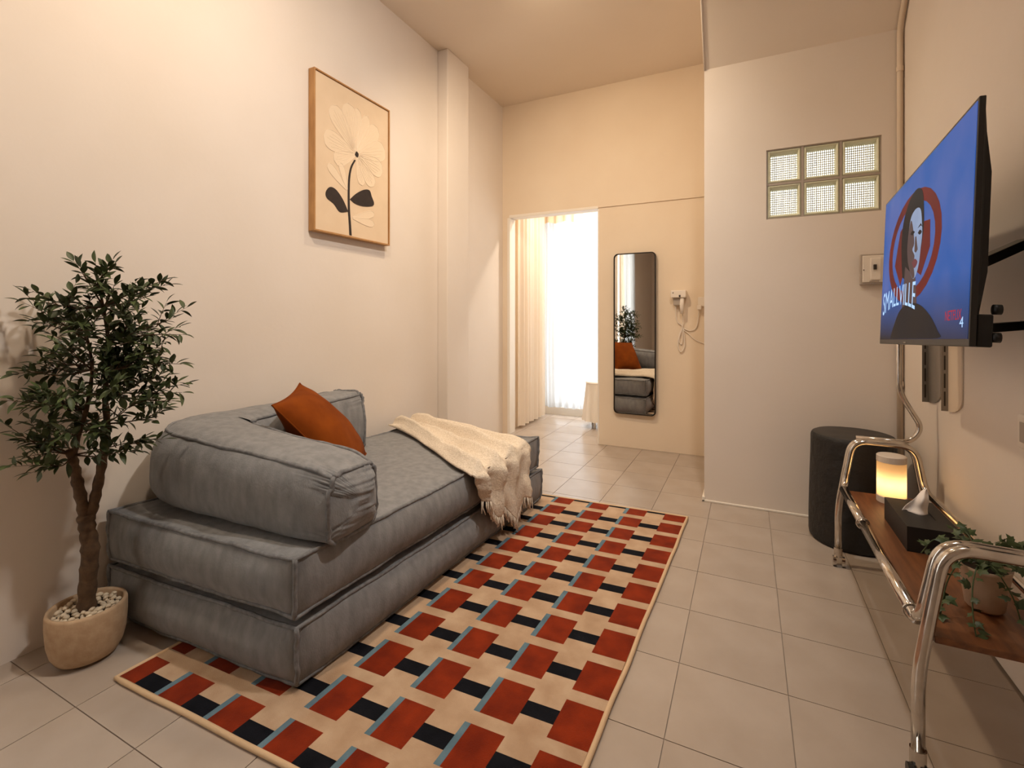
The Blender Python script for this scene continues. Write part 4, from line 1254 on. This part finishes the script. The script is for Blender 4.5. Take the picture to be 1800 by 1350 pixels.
sg.f.append(tuple(range(NL - 1, -1, -1))); sg.m.append(0)
sg.build('log', 'stool_black', st, smooth=True)
tp = MB(); tp.v = [log_pt(i / NL, SHt - .001, .957) for i in range(NL)]
tp.v += [(x, y, SHt + .002) for x, y, z in [log_pt(i / NL, SHt, .93) for i in range(NL)]] + [(0, 0, SHt + .001)]
for i in range(NL):
    l = (i + 1) % NL
    tp.f += [(i, l, NL + l, NL + i), (NL + i, NL + l, 2 * NL)]; tp.m += [0, 0]
tp.build('seat_top', 'stool_top', st, smooth=True)

# ------------------------------------------------------------------ curtains and the table in the far room
def curtain(name, label, p0, p1, z0, z1, folds, amp, m, seed, hem=0.0, top_scallop=0.0, n=220, nz=14, group=None, part='cloth'):
    p0, p1 = Vector(p0), Vector(p1); d = (p1 - p0); L_ = d.length; d.normalize(); q = Vector((-d.y, d.x, 0))
    root = thing(name, label, 'curtain', (p0.x, p0.y, z0), group)
    def fn(u, v):
        ph = u * folds * 2 * math.pi + 1.6 * noise.noise(Vector((u * 5, seed, 0)))
        a = amp * (math.sin(ph) + .35 * math.sin(2.3 * ph + seed)) * (.75 + .35 * (1 - v)) * (1 + .3 * noise.noise(Vector((u * 9, v * 1.5, seed))))
        p_ = p0 + d * (L_ * u + .012 * noise.noise(Vector((u * 8, v * 2, seed + 4)))) + q * a
        z_ = z0 + (z1 - z0) * v - top_scallop * abs(math.sin(u * folds * math.pi)) * (v < .001)
        return (p_.x, p_.y, z_ + hem * math.sin(u * 40 + seed) * (1 - v))
    MB().grid(fn, n, nz).build(part, m, root, smooth=True)
    adopt(root)
    return root
sc = curtain('sheer_curtain', 'white sheer curtain hanging across the bright window beyond the doorway', (0.02, YW - .09, 0), (1.45, YW - .09, 0), .10, 2.34, 15, .020, 'sheer_cloth', 2, .004)
MB().tube([(0.0, YW - .07, 2.36), (1.49, YW - .07, 2.36)], .012, 10).build('curtain_rod', 'white_trim', sc, smooth=True)
local(sc, sc.children[-1])
va = thing('curtain_valance', 'peach scalloped valance above the sheer curtain in the far room', 'curtain', (0.7, YW - .14, 2.1))
def val(u, v):
    z0 = 2.125 + .020 * abs(math.sin(u * 15 * math.pi / 2 + .4)); 
    return (0.02 + 1.45 * u, YW - .145 + .012 * math.sin(u * 90), z0 + (2.40 - z0) * v)
MB().grid(val, 200, 6).build('cloth', 'valance_cloth', va, smooth=True); adopt(va)
curtain('drape', 'cream drape gathered against the left wall beyond the doorway', (0.075, 4.25, 0), (0.060, 4.92, 0), .03, 2.42, 6, .022, 'drape_cloth', 7)
dt = thing('side_table', 'small white draped side table in front of the sheer curtain', 'table', (.735, 4.72, 0))
def skirt(u, v):
    a = 2 * math.pi * u; r_ = .125 + (.03 + .014 * math.sin(a * 11)) * (1 - v)
    return (r_ * math.cos(a), r_ * math.sin(a), .07 + .375 * v)
MB().grid(skirt, 90, 8, closed_u=True).build('table_skirt', 'table_white', dt, smooth=True)
MB().lathe([(0, .435), (.128, .435), (.132, .445), (.128, .455), (0, .455)], n=36).build('table_top', 'table_white', dt)
for a in (.4, 2.5, 4.6):
    MB().tube([(.10 * math.cos(a), .10 * math.sin(a), 0), (.09 * math.cos(a), .09 * math.sin(a), .43)], .009, 8).build('leg', 'table_white', dt, smooth=True)
# drapes at the window behind the camera's left (seen in the mirror)
curtain('drape', 'long cream drape hanging at the window seen in the mirror', (0.06, .455, 0), (0.06, .20, 0), .03, 2.55, 3, .020, 'drape_cloth', 12, group='drapes at the near left window')
curtain('sheer_curtain', 'white sheer curtain at the near left window seen in the mirror', (0.05, .165, 0), (0.05, -.50, 0), .03, 2.55, 8, .014, 'sheer_cloth', 15)
